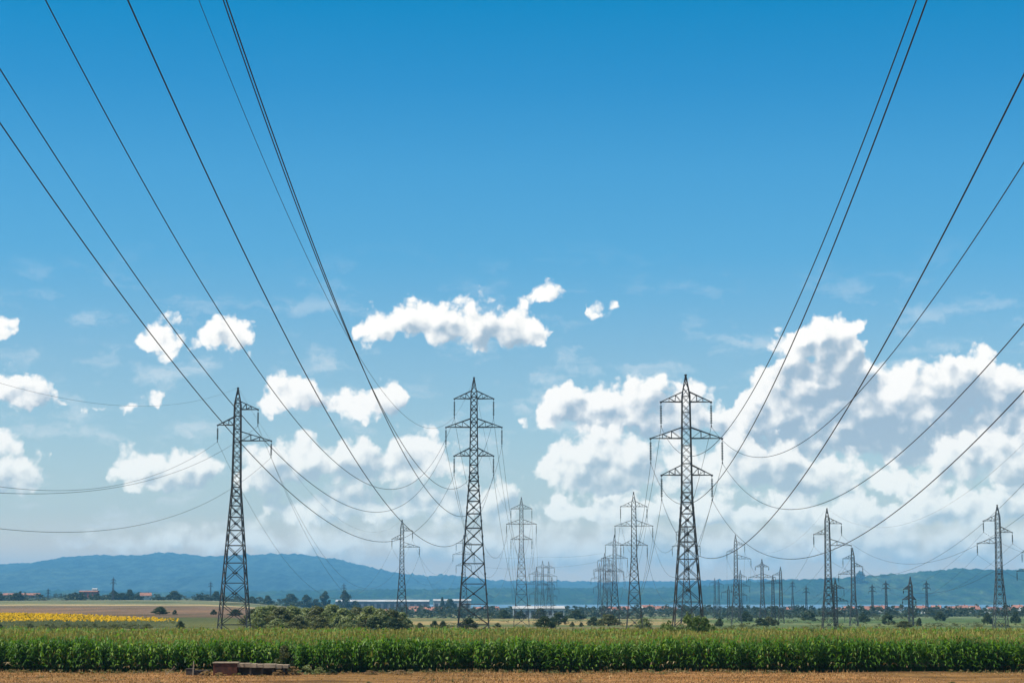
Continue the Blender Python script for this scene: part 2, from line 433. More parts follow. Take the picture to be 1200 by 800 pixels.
def forest_mat(name, a, b, c, s1, s2, bump):
    m = bpy.data.materials.new(name); m.use_nodes = True; N = NT(m.node_tree); bs = N.n['Principled BSDF']
    bs.inputs['Roughness'].default_value = .95; bs.inputs['Specular IOR Level'].default_value = .05
    pos = N.n.new('ShaderNodeNewGeometry').outputs['Position']
    pv = N.vec('MULTIPLY', pos, (1, .35, 1.6))
    n1 = N.noise(pv, s1, 5, .62); n2 = N.noise(pv, s2, 4, .7)
    col = N.ramp(n1, [(.36, a), (.5, b), (.68, c)])
    col = N.mix(1.0, col, N.ramp(n2, [(.36, (.35, .4, .42)), (.5, (1, 1, 1)), (.64, (1.8, 1.7, 1.4))]), 'MULTIPLY')
    N.l.new(col, bs.inputs['Base Color'])
    bn = N.n.new('ShaderNodeBump'); bn.inputs['Strength'].default_value = bump; bn.inputs['Distance'].default_value = 12
    N.l.new(n2, bn.inputs['Height']); N.l.new(bn.outputs[0], bs.inputs['Normal'])
    return m


def build_hill(name, label, prof, Yf, Yr, Yb, mat, rough, canopy, nx=700, ny=60, x0=-700, x1=1900, zf=-26):
    px = np.linspace(x0, x1, nx); py = np.interp(px, [p[0] for p in prof], [p[1] for p in prof])
    t = np.linspace(0, 1, ny)
    zr = (700 - py) / 2400 * Yr
    # one ridge line at Yr; spurs and hollows run down from it
    V = np.zeros((ny, nx, 3))
    tt = t * 1.35
    for j in range(ny):
        k = tt[j]
        Y = Yf + (Yr - Yf) * k if k <= 1 else Yr + (Yb - Yr) * (k - 1) / .35
        h = k ** 1.2 if k <= 1 else math.cos((k - 1) / .35 * math.pi / 2)
        X = (px - 600) / 2400 * Yr
        z = zf + (zr - zf) * h
        for i in range(nx):
            n = mnoise.fractal(Vector((X[i] * rough, Y * rough * .6, 3.1)), 1.0, 2.0, 5)
            z[i] += n * (zr[i] - zf) * .22 * math.sin(min(k, 1) * math.pi) + canopy * mnoise.noise(Vector((X[i] * .031, Y * .02, 0))) * min(1, k * 3) + canopy * .6 * mnoise.noise(Vector((X[i] * .09, Y * .05, 7)))  * min(1, k * 3)
        V[j, :, 0] = X; V[j, :, 1] = Y + 60 * np.sin(X * .002); V[j, :, 2] = z
    i = (np.arange(ny - 1)[:, None] * nx + np.arange(nx - 1)[None]).ravel()
    F = np.stack([i, i + 1, i + nx + 1, i + nx], 1)
    o = link(name, np_mesh(name, V.reshape(-1, 3), F, mat, smooth=True)); o['kind'] = 'structure'; o['label'] = label
    return o


MOUNT = [(-700, 672), (-200, 664), (0, 660.5), (25, 661.5), (60, 658), (90, 652.5), (120, 650.5), (165, 651.5), (188, 648), (207, 648), (240, 652.5), (290, 650.5), (330, 649), (365, 651.5), (400, 656.5), (430, 664), (465, 671), (500, 675.5), (520, 674), (545, 675.5), (580, 680), (640, 680.5), (720, 681.5), (800, 680.5), (840, 679.5), (900, 679), (1100, 681), (1900, 684)]
RIDGE = [(-700, 690), (0, 693.5), (80, 692), (200, 694), (300, 693), (420, 691), (500, 690.5), (560, 688.5), (600, 690), (680, 688.5), (740, 690), (800, 688), (835, 686), (860, 683.5), (900, 680.5), (950, 678.5), (1000, 676.5), (1025, 674), (1052, 672.5), (1080, 669.5), (1100, 668), (1125, 666.5), (1150, 667.5), (1200, 668), (1300, 671), (1500, 680), (1900, 690)]
build_ground()
build_hill('mountain', 'long blue wooded mountain range on the left horizon', MOUNT, 9600, 15000, 17500,
           forest_mat('far_forest', (.015, .034, .032), (.026, .05, .042), (.04, .066, .048), .0012, .012, .6), .0006, 17, nx=1000, ny=44)
build_hill('hills', 'wooded green ridge behind the lake rising to a hill at the right', RIDGE, 7650, 9400, 9560,
           forest_mat('near_forest', (.006, .022, .004), (.014, .038, .008), (.06, .082, .03), .0035, .03, 1.0), .0016, 13, nx=1300, ny=44)


# ------------------------------------------------------------------ haze
def build_haze():
    q = MB().box(-24000, -900, -33, 24000, 19500, 352)
    m = bpy.data.materials.new('haze'); m.use_nodes = True; N = NT(m.node_tree); N.n.remove(N.n['Principled BSDF'])
    v = N.n.new('ShaderNodeVolumePrincipled'); v.inputs['Color'].default_value = (.22, .64, 1.0, 1)
    v.inputs['Density'].default_value = HAZE_DENSITY; v.inputs['Anisotropy'].default_value = .0
    N.l.new(v.outputs[0], N.n['Material Output'].inputs['Volume'])
    o = link('haze', q.mesh('haze', m)); tag(o, 'thin blue summer haze over the plain', None, kind='stuff')


HAZE_DENSITY = 6.8e-5
build_haze()


# ------------------------------------------------------------------ pylons
def body_w(t, H):
    """half width of the lattice shaft, t metres below the tip"""
    if t < 2.4: return .05 + .40 * t / 2.4
    if t < 14.4: return .45 + .17 * (t - 2.4) / 12
    return .62 + (t - 14.4) * .074


ARMS2 = [(3.1, -2.95), (3.1, 2.95), (7.4, -4.2), (7.4, 4.2), (11.7, -2.95), (11.7, 2.95)]
ARMS3 = [(3.1, 3.0), (5.4, -2.9), (7.7, 5.0)]
ARMS3M = [(3.2, -3.0), (5.6, 3.0), (7.9, -4.4)]
ARMS1 = [(3.4, -3.6), (3.4, 3.6)]
ARMSW = [(2.9, -2.6), (2.9, 2.6), (7.0, -5.2), (7.0, 5.2)]
INS_LEN = 2.75
_ins = {}


def insulator_mesh(L):
    k = round(L, 1)
    if k not in _ins:
        prof = [(.03, 0), (.03, -.3)]
        n = 11
        for i in range(n):
            z = -.32 - (L - .6) * i / n
            prof += [(.04, z), (.15, z - .10), (.15, z - .13), (.04, z - .14)]
        prof += [(.03, -L + .2), (.05, -L + .1), (.05, -L)]
        b = MB(); b.lathe(prof, 8); _ins[k] = b.mesh('insulator', M['insul'])
        c = MB(); c.box(-.06, -.22, -L - .09, .06, .22, -L + .02); _ins[(k, 'c')] = c.mesh('clamp', M['clamp'])
    return _ins[k], _ins[(k, 'c')]


def make_pylon(label, px, top_py, Y, arms, group, thick=1.0, mat='steel', ins=INS_LEN, rot=0.0, name='electricity_pylon', lean=1.0):
    if 560 < Y < 1400: thick *= 1.25
    tip = at(px, top_py, Y); x = tip.x; g = gz(x, Y); H = tip.z - g
    t = bpy.data.objects.new(name, None); COL.objects.link(t); t.location = (x, Y, g); t.rotation_euler = (0, 0, rot)
    tag(t, label, 'pylon', group)
    m = M[mat]; lr = .075 * thick; br = .034 * thick
    W = lambda z: body_w(H - z, H) * lean
    kinks = sorted({0.0, max(H - 14.4, 1.0), H - 2.4, H})
    for sx in (-1, 1):
        for sy in (-1, 1):
            b = MB()
            for a, c in zip(kinks[:-1], kinks[1:]):
                b.bar((sx * W(a), sy * W(a), a if a else -.3), (sx * W(c), sy * W(c), c), lr, lr * (.7 if c == H else 1))
            b.box(sx * W(0) - .3, sy * W(0) - .3, -.4, sx * W(0) + .3, sy * W(0) + .3, .12) if Y < 500 else None
            link('leg', b.mesh('leg', m), t)
    # panels of X bracing on the four faces
    b = MB(); z = 0.0; i = 0
    lv = [0.0]
    while z < H - .9:
        w = W(z); st = max(.95, w * 1.75 if H - z > 14.4 else w * 1.9)
        st = min(st, 3.0); z = min(z + st, H - .45); lv.append(z)
    for i, (a, c) in enumerate(zip(lv[:-1], lv[1:])):
        wa, wc = W(a), W(c)
        for q in range(4):
            ca, sa = ((1, 0), (0, 1), (-1, 0), (0, -1))[q]
            def P(s, w, z): return (ca * s * w - sa * w, sa * s * w + ca * w, z)
            low = H - c > 13.5
            b.bar(P(-1, wa, a), P(1, wc, c), br * (1.35 if low else 1)); b.bar(P(1, wa, a), P(-1, wc, c), br * (1.35 if low else 1))
            if i % 2 == 1 or low: b.bar(P(-1, wc, c), P(1, wc, c), br * (1.5 if low else 1.1))
            if low:     # gusset plates where the diagonals cross
                mz = (a + c) / 2; mw = (wa + wc) / 2
                p = Vector(P(0, mw, mz)); b.box(p.x - .14, p.y - .14, mz - .14, p.x + .14, p.y + .14, mz + .14)
    link('bracing', b.mesh('bracing', m), t)
    b = MB(); b.bar((0, 0, H - .5), (0, 0, H + .18), .07 * thick, .05 * thick); b.box(-.16, -.12, H, .16, .12, H + .14)
    link('peak_cap', b.mesh('peak_cap', m), t)
    att = []
    for (d, hw) in arms:
        z = H - d; s = 1 if hw > 0 else -1; w = W(z); up = .95 + .08 * abs(hw); wu = W(z + up)
        b = MB(); tipv = (hw, 0, z)
        for sy in (-1, 1):
            b.bar((s * w, sy * w, z), tipv, .06 * thick); b.bar((s * wu, sy * wu, z + up), tipv, .055 * thick)
            for k in (.33, .62):
                lo = Vector((s * w, sy * w, z)).lerp(Vector(tipv), k); hi = Vector((s * wu, sy * wu, z + up)).lerp(Vector(tipv), k)
                b.bar(lo, hi, br * .9)
                lo2 = Vector((s * w, sy * w, z)).lerp(Vector(tipv), k - .3); b.bar(lo2, hi, br * .9)
        b.box(hw - .12, -.12, z - .14, hw + .12, .12, z + .06)
        link('cross_arm', b.mesh('cross_arm', m), t)
        im, cm = insulator_mesh(ins)
        io = link('insulator', im, t, (hw, 0, z - .12)); link('clamp', cm, io)
        c_, s_ = math.cos(rot), math.sin(rot)
        att.append(Vector((x + hw * c_, Y + hw * s_, g + z - .12 - ins - .04)))
    return {'o': t, 'att': att, 'tip': Vector((x, Y, g + H + .1)), 'x': x, 'Y': Y}


PY = {}
gC, gB, gL, gR, gS = ('double circuit pylons of the row right of the middle', 'double circuit pylons of the row left of the middle',
    'three armed pylons of the left row', 'three armed pylons of the right row', 'three armed pylons of the far right row')
PY['C1'] = make_pylon('tallest dark six armed pylon right of the middle, with a green bush at its foot', 803.5, 440, 240, ARMS2, gC, 1.15)
PY['C2'] = make_pylon('six armed pylon half as tall, left of the tallest pylon', 742.5, 577, 458, ARMS2, gC, 1.05)
PY['C3'] = make_pylon('six armed pylon just left of the second pylon of the row, lower and thinner', 720, 627, 666, ARMS2, gC, 1.0)
PY['C4'] = make_pylon('small six armed pylon overlapping the clump of far pylons, topmost of the clump', 708.5, 648, 860, ARMS2, gC, 1.0)
PY['C5'] = make_pylon('small pylon in the far clump, second highest and right of the topmost', 713.5, 655, 985, ARMS2, gC, 1.0)
PY['C6'] = make_pylon('leftmost and lowest pylon of the far clump left of the twin rows', 702.5, 660, 1010, ARMS2, gC, 1.0)
PY['B1'] = make_pylon('tall dark six armed pylon standing in the maize left of the middle', 555.5, 443, 307, ARMS2, gB, 1.45)
PY['B2'] = make_pylon('six armed pylon behind the tall middle one, rising above the long white roof', 611, 583, 579, ARMS2, gB, 1.1)
PY['B3'] = make_pylon('leftmost of four faint small pylons behind the long white roof', 628.7, 664, 900, ARMS2, gB, .95)
PY['B4'] = make_pylon('second from left of four faint small pylons behind the long white roof', 635.8, 657, 1000, ARMS2, gB, .95)
PY['B5'] = make_pylon('third from left of four faint small pylons behind the long white roof', 643, 658, 1060, ARMS2, gB, .95)
PY['B6'] = make_pylon('rightmost and lowest of four faint small pylons behind the long white roof', 647, 676, 1280, ARMS2, gB, .95)
PY['D1'] = make_pylon('grey pylon half hidden behind the tall middle left pylon', 543.5, 627, 800, ARMS2, gB, 1.0)
PY['L1'] = make_pylon('leftmost tall pylon with one arm on the left and two on the right', 279, 455, 300, ARMS3, gL, 1.4, ins=2.3)
PY['L2'] = make_pylon('smaller three armed pylon rising behind the row of willows', 471.3, 609, 590, ARMS3, gL, 1.15, ins=2.3)
PY['R1'] = make_pylon('dark three armed pylon, tallest of the ones right of the big pylon, two arms right', 969, 596, 435, ARMS3, gR, 1.2, ins=2.3)
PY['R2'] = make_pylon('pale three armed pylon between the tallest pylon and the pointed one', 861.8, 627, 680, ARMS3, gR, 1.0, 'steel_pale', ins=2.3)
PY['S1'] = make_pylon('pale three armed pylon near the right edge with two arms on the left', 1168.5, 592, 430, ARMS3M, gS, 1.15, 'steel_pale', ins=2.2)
PY['S2'] = make_pylon('pale three armed pylon just right of the dark one, two arms on its left', 999, 642, 630, ARMS3M, gS, 1.1, 'steel_pale', ins=2.2)
PY['S3'] = make_pylon('pylon cut by the right edge, only its left arms in the picture', 1211, 632, 520, ARMS3M, gS, 1.1, ins=2.2)
gF = 'small far pylons on the plain'
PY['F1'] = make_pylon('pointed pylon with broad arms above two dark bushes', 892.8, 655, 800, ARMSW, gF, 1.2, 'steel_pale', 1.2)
PY['F2'] = make_pylon('dark slim pylon directly right of the pointed broad armed pylon', 905.5, 674, 900, ARMS1, gF, 1.1)
PY['F3'] = make_pylon('small pylon with one long left arm, right of the pointed pylon', 914.5, 664, 830, ARMS3M[:1], gF, 1.0)
PY['F4'] = make_pylon('small pylon close behind the pale bush pylon, on its right', 867.5, 668, 980, ARMS2, gF, 1.0)
PY['F5'] = make_pylon('low dark pylon close on the left of the pale pylon with the bush', 853.5, 686, 1050, ARMS1, gF, 1.1)
PY['F6'] = make_pylon('left one of two tiny pylons before the hazy ridge right of the tallest pylon', 837.5, 677, 1500, ARMS1, gF, 1.3)
PY['F7'] = make_pylon('right one of two tiny pylons before the hazy ridge right of the tallest pylon', 842, 679, 1550, ARMS1, gF, 1.3)
PY['F8'] = make_pylon('dark low pylon touching the right side of the dark three armed pylon', 978.6, 678, 700, ARMS2, gF, 1.5)
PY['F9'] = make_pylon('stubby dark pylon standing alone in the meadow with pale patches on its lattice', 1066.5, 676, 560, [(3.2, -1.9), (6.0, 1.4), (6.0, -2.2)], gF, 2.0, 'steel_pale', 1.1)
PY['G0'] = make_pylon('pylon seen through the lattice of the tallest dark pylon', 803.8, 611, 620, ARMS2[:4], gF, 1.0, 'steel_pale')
for k, (px, ty, Y, lab) in enumerate([
    (1022, 684, 1500, 'thin pylon against the green hill, left of a darker thicker one'),
    (1038, 680, 1400, 'dark narrow pylon against the green hill, left of the stubby meadow pylon'),
    (1085.5, 680, 1450, 'narrow dark pylon against the green hill, right of the stubby meadow pylon'),
    (944.6, 686, 1700, 'faint pylon at the lake edge, left of the dark three armed pylon'),
    (928.5, 680, 1900, 'faint tiny pylon against the lake, right of the pylon with one long arm'),
    (133, 676, 1900, 'tiny dark pylon above the tree line below the left mountain'),
    (247, 681, 2300, 'faint tiny pylon at the foot of the mountain, left of the tall left pylon'),
    (403, 683, 2100, 'tiny pylon beside a round dark tree in front of the long pale roof'),
    (56.5, 689, 2300, 'tiniest pylon above the low buildings at the far left')]):
    PY['H%d' % k] = make_pylon(lab, px, ty, Y, [(2.6, -2.2), (2.6, 2.2), (5.4, -2.8), (5.4, 2.8)], gF, 2.2 if Y < 1800 else 2.0, 'steel', 1.2)


# ------------------------------------------------------------------ wires
WR = .023


def span(A, B, b, n=44):
    """parabola with z'' = 2b between two fixing points"""
    A = Vector(A); B = Vector(B); S = (B - A).length; out = []
    for i in range(n + 1):
        t = i / n; p = A.lerp(B, t); p.z -= b * S * S * t * (1 - t); out.append(p)
    return out


def near_pts(A, a, b, Yend, m=-.0305, n=90):
    """from the fixing point A towards (and past) the viewer; a, b: slope and curvature of the conductor"""
    out = []
    for i in range(n + 1):
        t = (A.y - Yend) * i / n
        out.append(Vector((A.x + m * t, A.y - t, A.z + a * t + b * t * t)))
    return out


def wire(label, group, near, fixes, bs, r=WR, Yend=36, name='power_line'):
    pts = []
    if near is not None: pts = list(reversed(near_pts(fixes[0], near[0], near[1], Yend)))[:-1]
    for i in range(len(fixes) - 1):
        seg = span(fixes[i], fixes[i + 1], bs); pts += seg[:-1]
    pts.append(fixes[-1])
    b = MB(); b.tube(pts, r, 5); me = b.mesh('power_line', M['wire'])
    for p in me.polygons: p.use_smooth = True
    tag(link(name, me), label, 'power line', group)


pos6 = ['upper left', 'upper right', 'middle left', 'middle right', 'lower left', 'lower right']
nearC = [(-.1829, .9388e-3), (-.1843, .9355e-3), (-.1782, .9204e-3), (-.1861, .9525e-3), (-.1768, .9178e-3), (-.1775, .919e-3)]
nearB = [(-.2539, .9485e-3), (-.2552, .963e-3), (-.2238, .8492e-3), (-.2311, .8805e-3), (-.2018, .7706e-3), (-.2082, .7921e-3)]
for i in range(6):
    wire('wire from the %s arm of the tallest pylon, rising to the top right' % pos6[i], 'wires of the row right of the middle',
         nearC[i], [PY[k]['att'][i] for k in ('C1', 'C2', 'C3', 'C4')], 9.0e-4)
    wire('wire from the %s arm of the tall middle left pylon to the top left' % pos6[i], 'wires of the row left of the middle',
         nearB[i], [PY[k]['att'][i] for k in ('B1', 'B2', 'B3', 'B4')], 8.4e-4)
wire('thin faint earth wire from the tip of the tall middle left pylon', 'earth wires', (-.2516, .9349e-3), [PY[k]['tip'] for k in ('B1', 'B2', 'B3')], 6e-4, r=.014)
lab3 = ['upper right', 'left', 'lower right']
nearL = [(-.2101, .6451e-3), (-.2058, .8308e-3), (-.2108, .7365e-3)]
for i in range(3):
    wire('wire from the %s arm of the leftmost pylon, sagging to the left' % lab3[i], 'wires of the left row',
         nearL[i], [PY['L1']['att'][i], PY['L2']['att'][i], PY['D1']['att'][(0, 2, 4)[i]]], 8.8e-4, r=.020)
wire('faint earth wire from the tip of the leftmost pylon to the left edge', 'earth wires', (-.1742, .6054e-3), [PY['L1']['tip'], PY['L2']['tip']], 5e-4, r=.012)
nearR = [(-.1536, .7812e-3), (-.15, .78e-3), (-.17, .93e-3)]
for i in range(3):
    wire('wire from the %s arm of the dark three armed pylon on the right' % lab3[i], 'wires of the right row',
         nearR[i], [PY['R1']['att'][i], PY['R2']['att'][i], PY['F6']['att'][i % 2]], 8.8e-4, r=.020, Yend=230)
wire('faint earth wire from the tip of the dark three armed pylon to the right edge', 'earth wires', (-.1417, .7237e-3), [PY['R1']['tip'], PY['R2']['tip']], 5e-4, r=.012, Yend=230)
lab3m = ['upper left', 'right', 'lower left']
for i in range(3):
    wire('wire from the %s arm of the pale pylon near the right edge' % lab3m[i], 'wires of the far right row',
         (-.17, .9e-3), [PY['S1']['att'][i], PY['S2']['att'][i], PY['F3']['att'][0] if i == 0 else PY['F8']['att'][i + 1]], 9e-4, r=.019, Yend=240)
for i, (z0, z1, sag) in enumerate([(651, 646, 2.2e-4), (664, 655, 1.6e-4)]):
    wire(('upper' if i == 0 else 'lower') + ' one of two faint wires crossing between the small pylons in the middle', 'crossing wires',
         None, [at(566, z0, 1100), at(640, z0 + 1, 1040), at(705, z1 + 2, 985)], sag * 4, r=.03)


# ------------------------------------------------------------------ trees and bushes
def crown_arrays(seed, n_cl, per, leaf, squash=.8, spread=1.0, low=0.0):
    """many small leaf faces gathered in clumps; unit crown about 1 wide, 1 high, base at z=0"""
    r = np.random.default_rng(seed); V = []; A = []
    for c in range(n_cl):
        th = r.uniform(0, 2 * math.pi); zz = r.uniform(.05 + low, .92)
        prof = math.sin(min(1, (zz + .22)) ** .8 * math.pi * .98) ** .6 if zz < .98 else .1
        rr = .40 * spread * prof * math.sqrt(r.uniform(.15, 1))
        cc = np.array([rr * math.cos(th), rr * math.sin(th), zz])
        rad = r.uniform(.10, .19); tone = r.uniform(0, 1)
        d = r.normal(size=(per, 3)); d /= np.linalg.norm(d, axis=1)[:, None]
        p = cc + d * (rad * r.uniform(.55, 1.05, (per, 1))) * np.array([1, 1, squash])
        n = d + r.normal(size=(per, 3)) * .55; n /= np.linalg.norm(n, axis=1)[:, None]
        u = np.cross(n, r.normal(size=(per, 3))); u /= np.linalg.norm(u, axis=1)[:, None]; w = np.cross(n, u)
        s = leaf * r.uniform(.6, 1.3, (per, 1))
        q = np.stack([p - u * s, p - w * s * .55, p + u * s, p + w * s * .55], 1)
        V.append(q.reshape(-1, 3)); A.append(np.repeat(np.clip(tone * .7 + r.uniform(0, .3, per), 0, 1), 4))
    V = np.concatenate(V); V[:, 2] = np.maximum(V[:, 2], 0.0); A = np.concatenate(A)
    return V, A


CR = [crown_arrays(s, n, p, l, q, sp) for s, n, p, l, q, sp in
      ((1, 60, 60, .045, .8, 1.2), (2, 66, 55, .042, .85, 1.15), (3, 52, 60, .05, .75, 1.25), (4, 70, 48, .042, .9, 1.1), (5, 48, 70, .05, .8, 1.2))]
CRM = {}


def crown_mesh(i, mat):
    if (i, mat) not in CRM:
        V, A = CR[i]; CRM[(i, mat)] = np_mesh('crown', V, np.arange(len(V)).reshape(-1, 4), M[mat], A)
    return CRM[(i, mat)]


_tr = []
for k in range(2):
    b = MB(); b.bar((0, 0, -.06), (0, 0, .45), .035, .022, 6)
    for q in range(5):
        t = q * 1.3 + k; b.bar((0, 0, .2 + q * .05), (.26 * math.cos(t), .26 * math.sin(t), .62 + q * .05), .016, .006, 5)
    _tr.append(b.mesh('trunk', M['bark']))


def tree(px, top, base, w, Y, mat, label, group=None, name='tree', cat='tree', i=None, z=None):
    """base=None: stands on the ground where it is; sizes come from its outline at its distance"""
    x = (px - 600) / 2400 * Y * 1.0; g = gz(x, Y) if z is None else z
    zt = at(px, top, Y).z; h = max(zt - g, 1.0); wd = w / 2400 * Y * 1.3
    t = bpy.data.objects.new(name, None); COL.objects.link(t); t.location = (x, Y, g); t.rotation_euler = (0, 0, R.uniform(0, 6.28))
    tag(t, label, cat, group)
    i = R.randrange(5) if i is None else i
    c = link('crown', crown_mesh(i, mat), t); c.scale = (wd, wd, h * .93); c.location = (0, 0, h * .04)
    k = link('trunk', _tr[i % 2], t); k.scale = (wd * .9, wd * .9, h)
    return t


gw = 'willow shrubs in the row behind the maize'
row = [(299, 714, 18), (308, 711, 19), (319, 710, 22), (331, 712, 22), (345, 711, 24), (360, 713, 22), (374, 711, 22), (391, 709, 24), (405, 713, 22), (420, 712, 24), (434, 711, 22), (447, 714, 22), (460, 715, 22), (472, 718, 18)]
names = ['leftmost', 'second', 'third', 'fourth', 'fifth', 'sixth', 'seventh', 'eighth', 'ninth', 'tenth', 'eleventh', 'twelfth', 'thirteenth', 'rightmost']
for k, (px, ty, w) in enumerate(row):
    tree(px, ty - 1.5, None, w * 1.3, 440 + R.uniform(-8, 12), 'leaf_mid' if k % 3 else 'leaf_olive', '%s grey green willow of the row behind the maize' % names[k] + (' from the left' if 0 < k < 13 else ''), gw, 'willow_shrub', 'shrub')
for k, (px, ty, w) in enumerate([(327, 725, 16), (378, 724, 18), (398, 726, 12), (407, 722, 16), (425, 729, 12), (440, 723, 18), (304, 724, 14), (352, 722, 16), (462, 724, 16)]):
    tree(px, ty - 1, None, w * 1.25, 415 + R.uniform(-5, 5), ('leaf_mid', 'leaf_olive', 'leaf_dark')[k % 3], 'low shrub number %s in front of the willow row' % names[k] if False else 'low %s shrub in front of the %s willow of the row' % (('light', 'olive', 'dark')[k % 3], names[min(13, int((px - 284) / 14))]), 'low shrubs before the willow row', 'shrub', 'shrub')
gb = 'scattered dark bushes on the plain'
bushes = [
 (191, 710, 719, 15, 760, 'leaf_dark', 'broad dark bush on the brown field, the larger of a pair'),
 (208.5, 714, 719, 5, 760, 'leaf_dark', 'tiny dark bush right of the broad bush on the brown field'),
 (253.5, 713.5, 719, 6, 760, 'leaf_dark', 'small dark bush just left of the leftmost tall pylon'),
 (279, 713, 720, 13, 740, 'leaf_dark', 'dark bush seen through the legs of the leftmost tall pylon'),
 (215, 727, 735, 9, 400, 'leaf_dark', 'dark round bush at the right end of the yellow field'),
 (5, 730.5, 736, 10, 390, 'leaf_dark', 'dark bush at the left edge below the yellow field'),
 (510, 726.5, 735, 10, 470, 'leaf_dark', 'left one of two small dark bushes left of the tall middle pylon'),
 (520, 726.5, 735, 9, 470, 'leaf_dark', 'right one of two small dark bushes left of the tall middle pylon'),
 (493, 729, 735, 8, 480, 'leaf_olive', 'pale low bush right of the willow row'),
 (549, 723, 735.5, 19, 450, 'leaf_dark', 'dark bush between the legs of the tall middle left pylon'),
 (583, 729, 734, 8, 520, 'leaf_olive', 'small olive bush right of the tall middle left pylon'),
 (591, 714, 722, 12, 1100, 'leaf_dark', 'dark tree left of the second pylon of the left middle row'),
 (609, 715.5, 722, 13, 1050, 'leaf_dark', 'dark bush behind the second pylon of the left middle row'),
 (633, 712, 722, 16, 1050, 'leaf_dark', 'dark bush against the long white roofed shed, on its right half'),
 (638, 721, 735, 21, 470, 'leaf_dark', 'large dark bush in the pale grass right of the second middle pylon'),
 (654, 716.5, 728, 19, 700, 'leaf_dark', 'dark bush behind the large one, a little to its right'),
 (674.5, 714, 723, 17, 1000, 'leaf_dark', 'wide dark bush at the right end of the long shed'),
 (670, 728, 733, 5, 560, 'leaf_dark', 'left one of two tiny bushes in the pale grass'),
 (680.5, 728.5, 733, 4.5, 560, 'leaf_dark', 'right one of two tiny bushes in the pale grass'),
 (695, 722, 733, 12, 620, 'leaf_dark', 'dark bush at the left foot of the far pylon clump'),
 (712, 719, 734, 26, 600, 'leaf_olive', 'big grey green bush at the foot of the far pylon clump'),
 (753, 723, 734, 17, 470, 'leaf_mid', 'green bush at the foot of the second right middle pylon'),
 (841, 724, 732, 9, 600, 'leaf_dark', 'round dark bush right of the big bush'),
 (872, 716, 727, 13, 900, 'leaf_dark', 'dark bush right of the pale three armed pylon'),
 (888, 723.5, 732, 15, 640, 'leaf_dark', 'dark left bush below the pointed pylon'),
 (898, 721.5, 732, 13, 650, 'leaf_olive', 'lighter right bush below the pointed pylon'),
 (905.5, 725, 732, 8, 660, 'leaf_dark', 'little dark bush right of the two bushes below the pointed pylon'),
 (946, 716, 725, 16, 1000, 'leaf_dark', 'dark tree left of the dark three armed pylon'),
 (1008, 718, 727, 12, 900, 'leaf_dark', 'dark bush right of the pale pylon with two left arms'),
 (1036.8, 717, 728, 12, 760, 'leaf_dark', 'round dark bush alone in the green meadow'),
 (1055, 727, 732.5, 18, 540, 'leaf_olive', 'low wide olive bush left of the stubby meadow pylon'),
 (1073, 723, 731, 6, 640, 'leaf_dark', 'small dark bush right of the stubby meadow pylon'),
 (1097, 716, 724, 11, 950, 'leaf_dark', 'dark tree in the meadow between stubby pylon and right edge pylon'),
 (1152, 718, 727, 10, 800, 'leaf_dark', 'dark bush left of the pale pylon near the right edge'),
 (1185, 716, 727, 9, 850, 'leaf_dark', 'dark bush right of the pale pylon near the right edge'),
]
for (px, ty, by, w, Y, mt, lab) in bushes:
    tree(px, ty, by, w, Y, mt, lab, gb, 'bush', 'bush')
# trees of the left tree line
gt = 'trees of the tree line below the mountain'
lt = [(3, 695, 14, 'dark tree at the left end of the tree line'), (23, 694, 12, 'dark tree in front of the long low building'), (28, 692, 6, 'slim tree behind the long low building'),
 (92, 694, 16, 'tree left of the red brick building'), (117, 695, 12, 'tree right of the red brick building'), (137, 691, 11, 'dark tree below the tiny pylon in the tree line'), (146, 694, 13, 'tree right of the tiny pylon in the tree line'),
 (155.5, 690, 11, 'tall round tree of the tree line, left of the bigger round one'), (164, 696, 12, 'low tree left of the pale house'), (189, 698, 14, 'low tree right of the pale house'), (207, 691.5, 17, 'largest round tree of the tree line, standing free'),
 (236, 696, 9, 'small dark tree right of the free standing round tree'), (256, 692, 11, 'tree just left of the leftmost tall pylon'), (246, 699, 10, 'low tree of the tree line near the tall pylon'), (298, 698, 10, 'tree right of the leftmost tall pylon in the tree line'),
 (316, 697, 10, 'small tree above the willow row, left'), (343, 695, 19, 'round dark tree above the willow row'), (361, 696, 14, 'second round tree above the willow row'), (382, 692, 13, 'tall round tree beside the long pale roof'), (406, 691, 15, 'tree under the tiny pylon at the long pale roof'),
 (372, 701, 12, 'low dark tree left of the long pale roof'), (418, 703, 12, 'dark tree against the long pale roof'), (519, 699, 6, 'pointed dark tree right of the long pale roof'), (528, 701, 13, 'round tree right of the pointed dark tree')]
for (px, ty, w, lab) in lt: tree(px, ty, None, w, 2050 if px < 320 else 2350, 'leaf_dark', lab, gt)
tree(1006, 668.5, None, 13, 9000, 'leaf_dark', 'round clump of trees alone on the crest of the green hill', name='tree', z=60)


M['leaf_weed'] = leafmat('weed_foliage', [(.1, (.09, .11, .03)), (.4, (.15, .16, .05)), (.6, (.24, .18, .08)), (.9, (.36, .26, .12))], scale=.4)


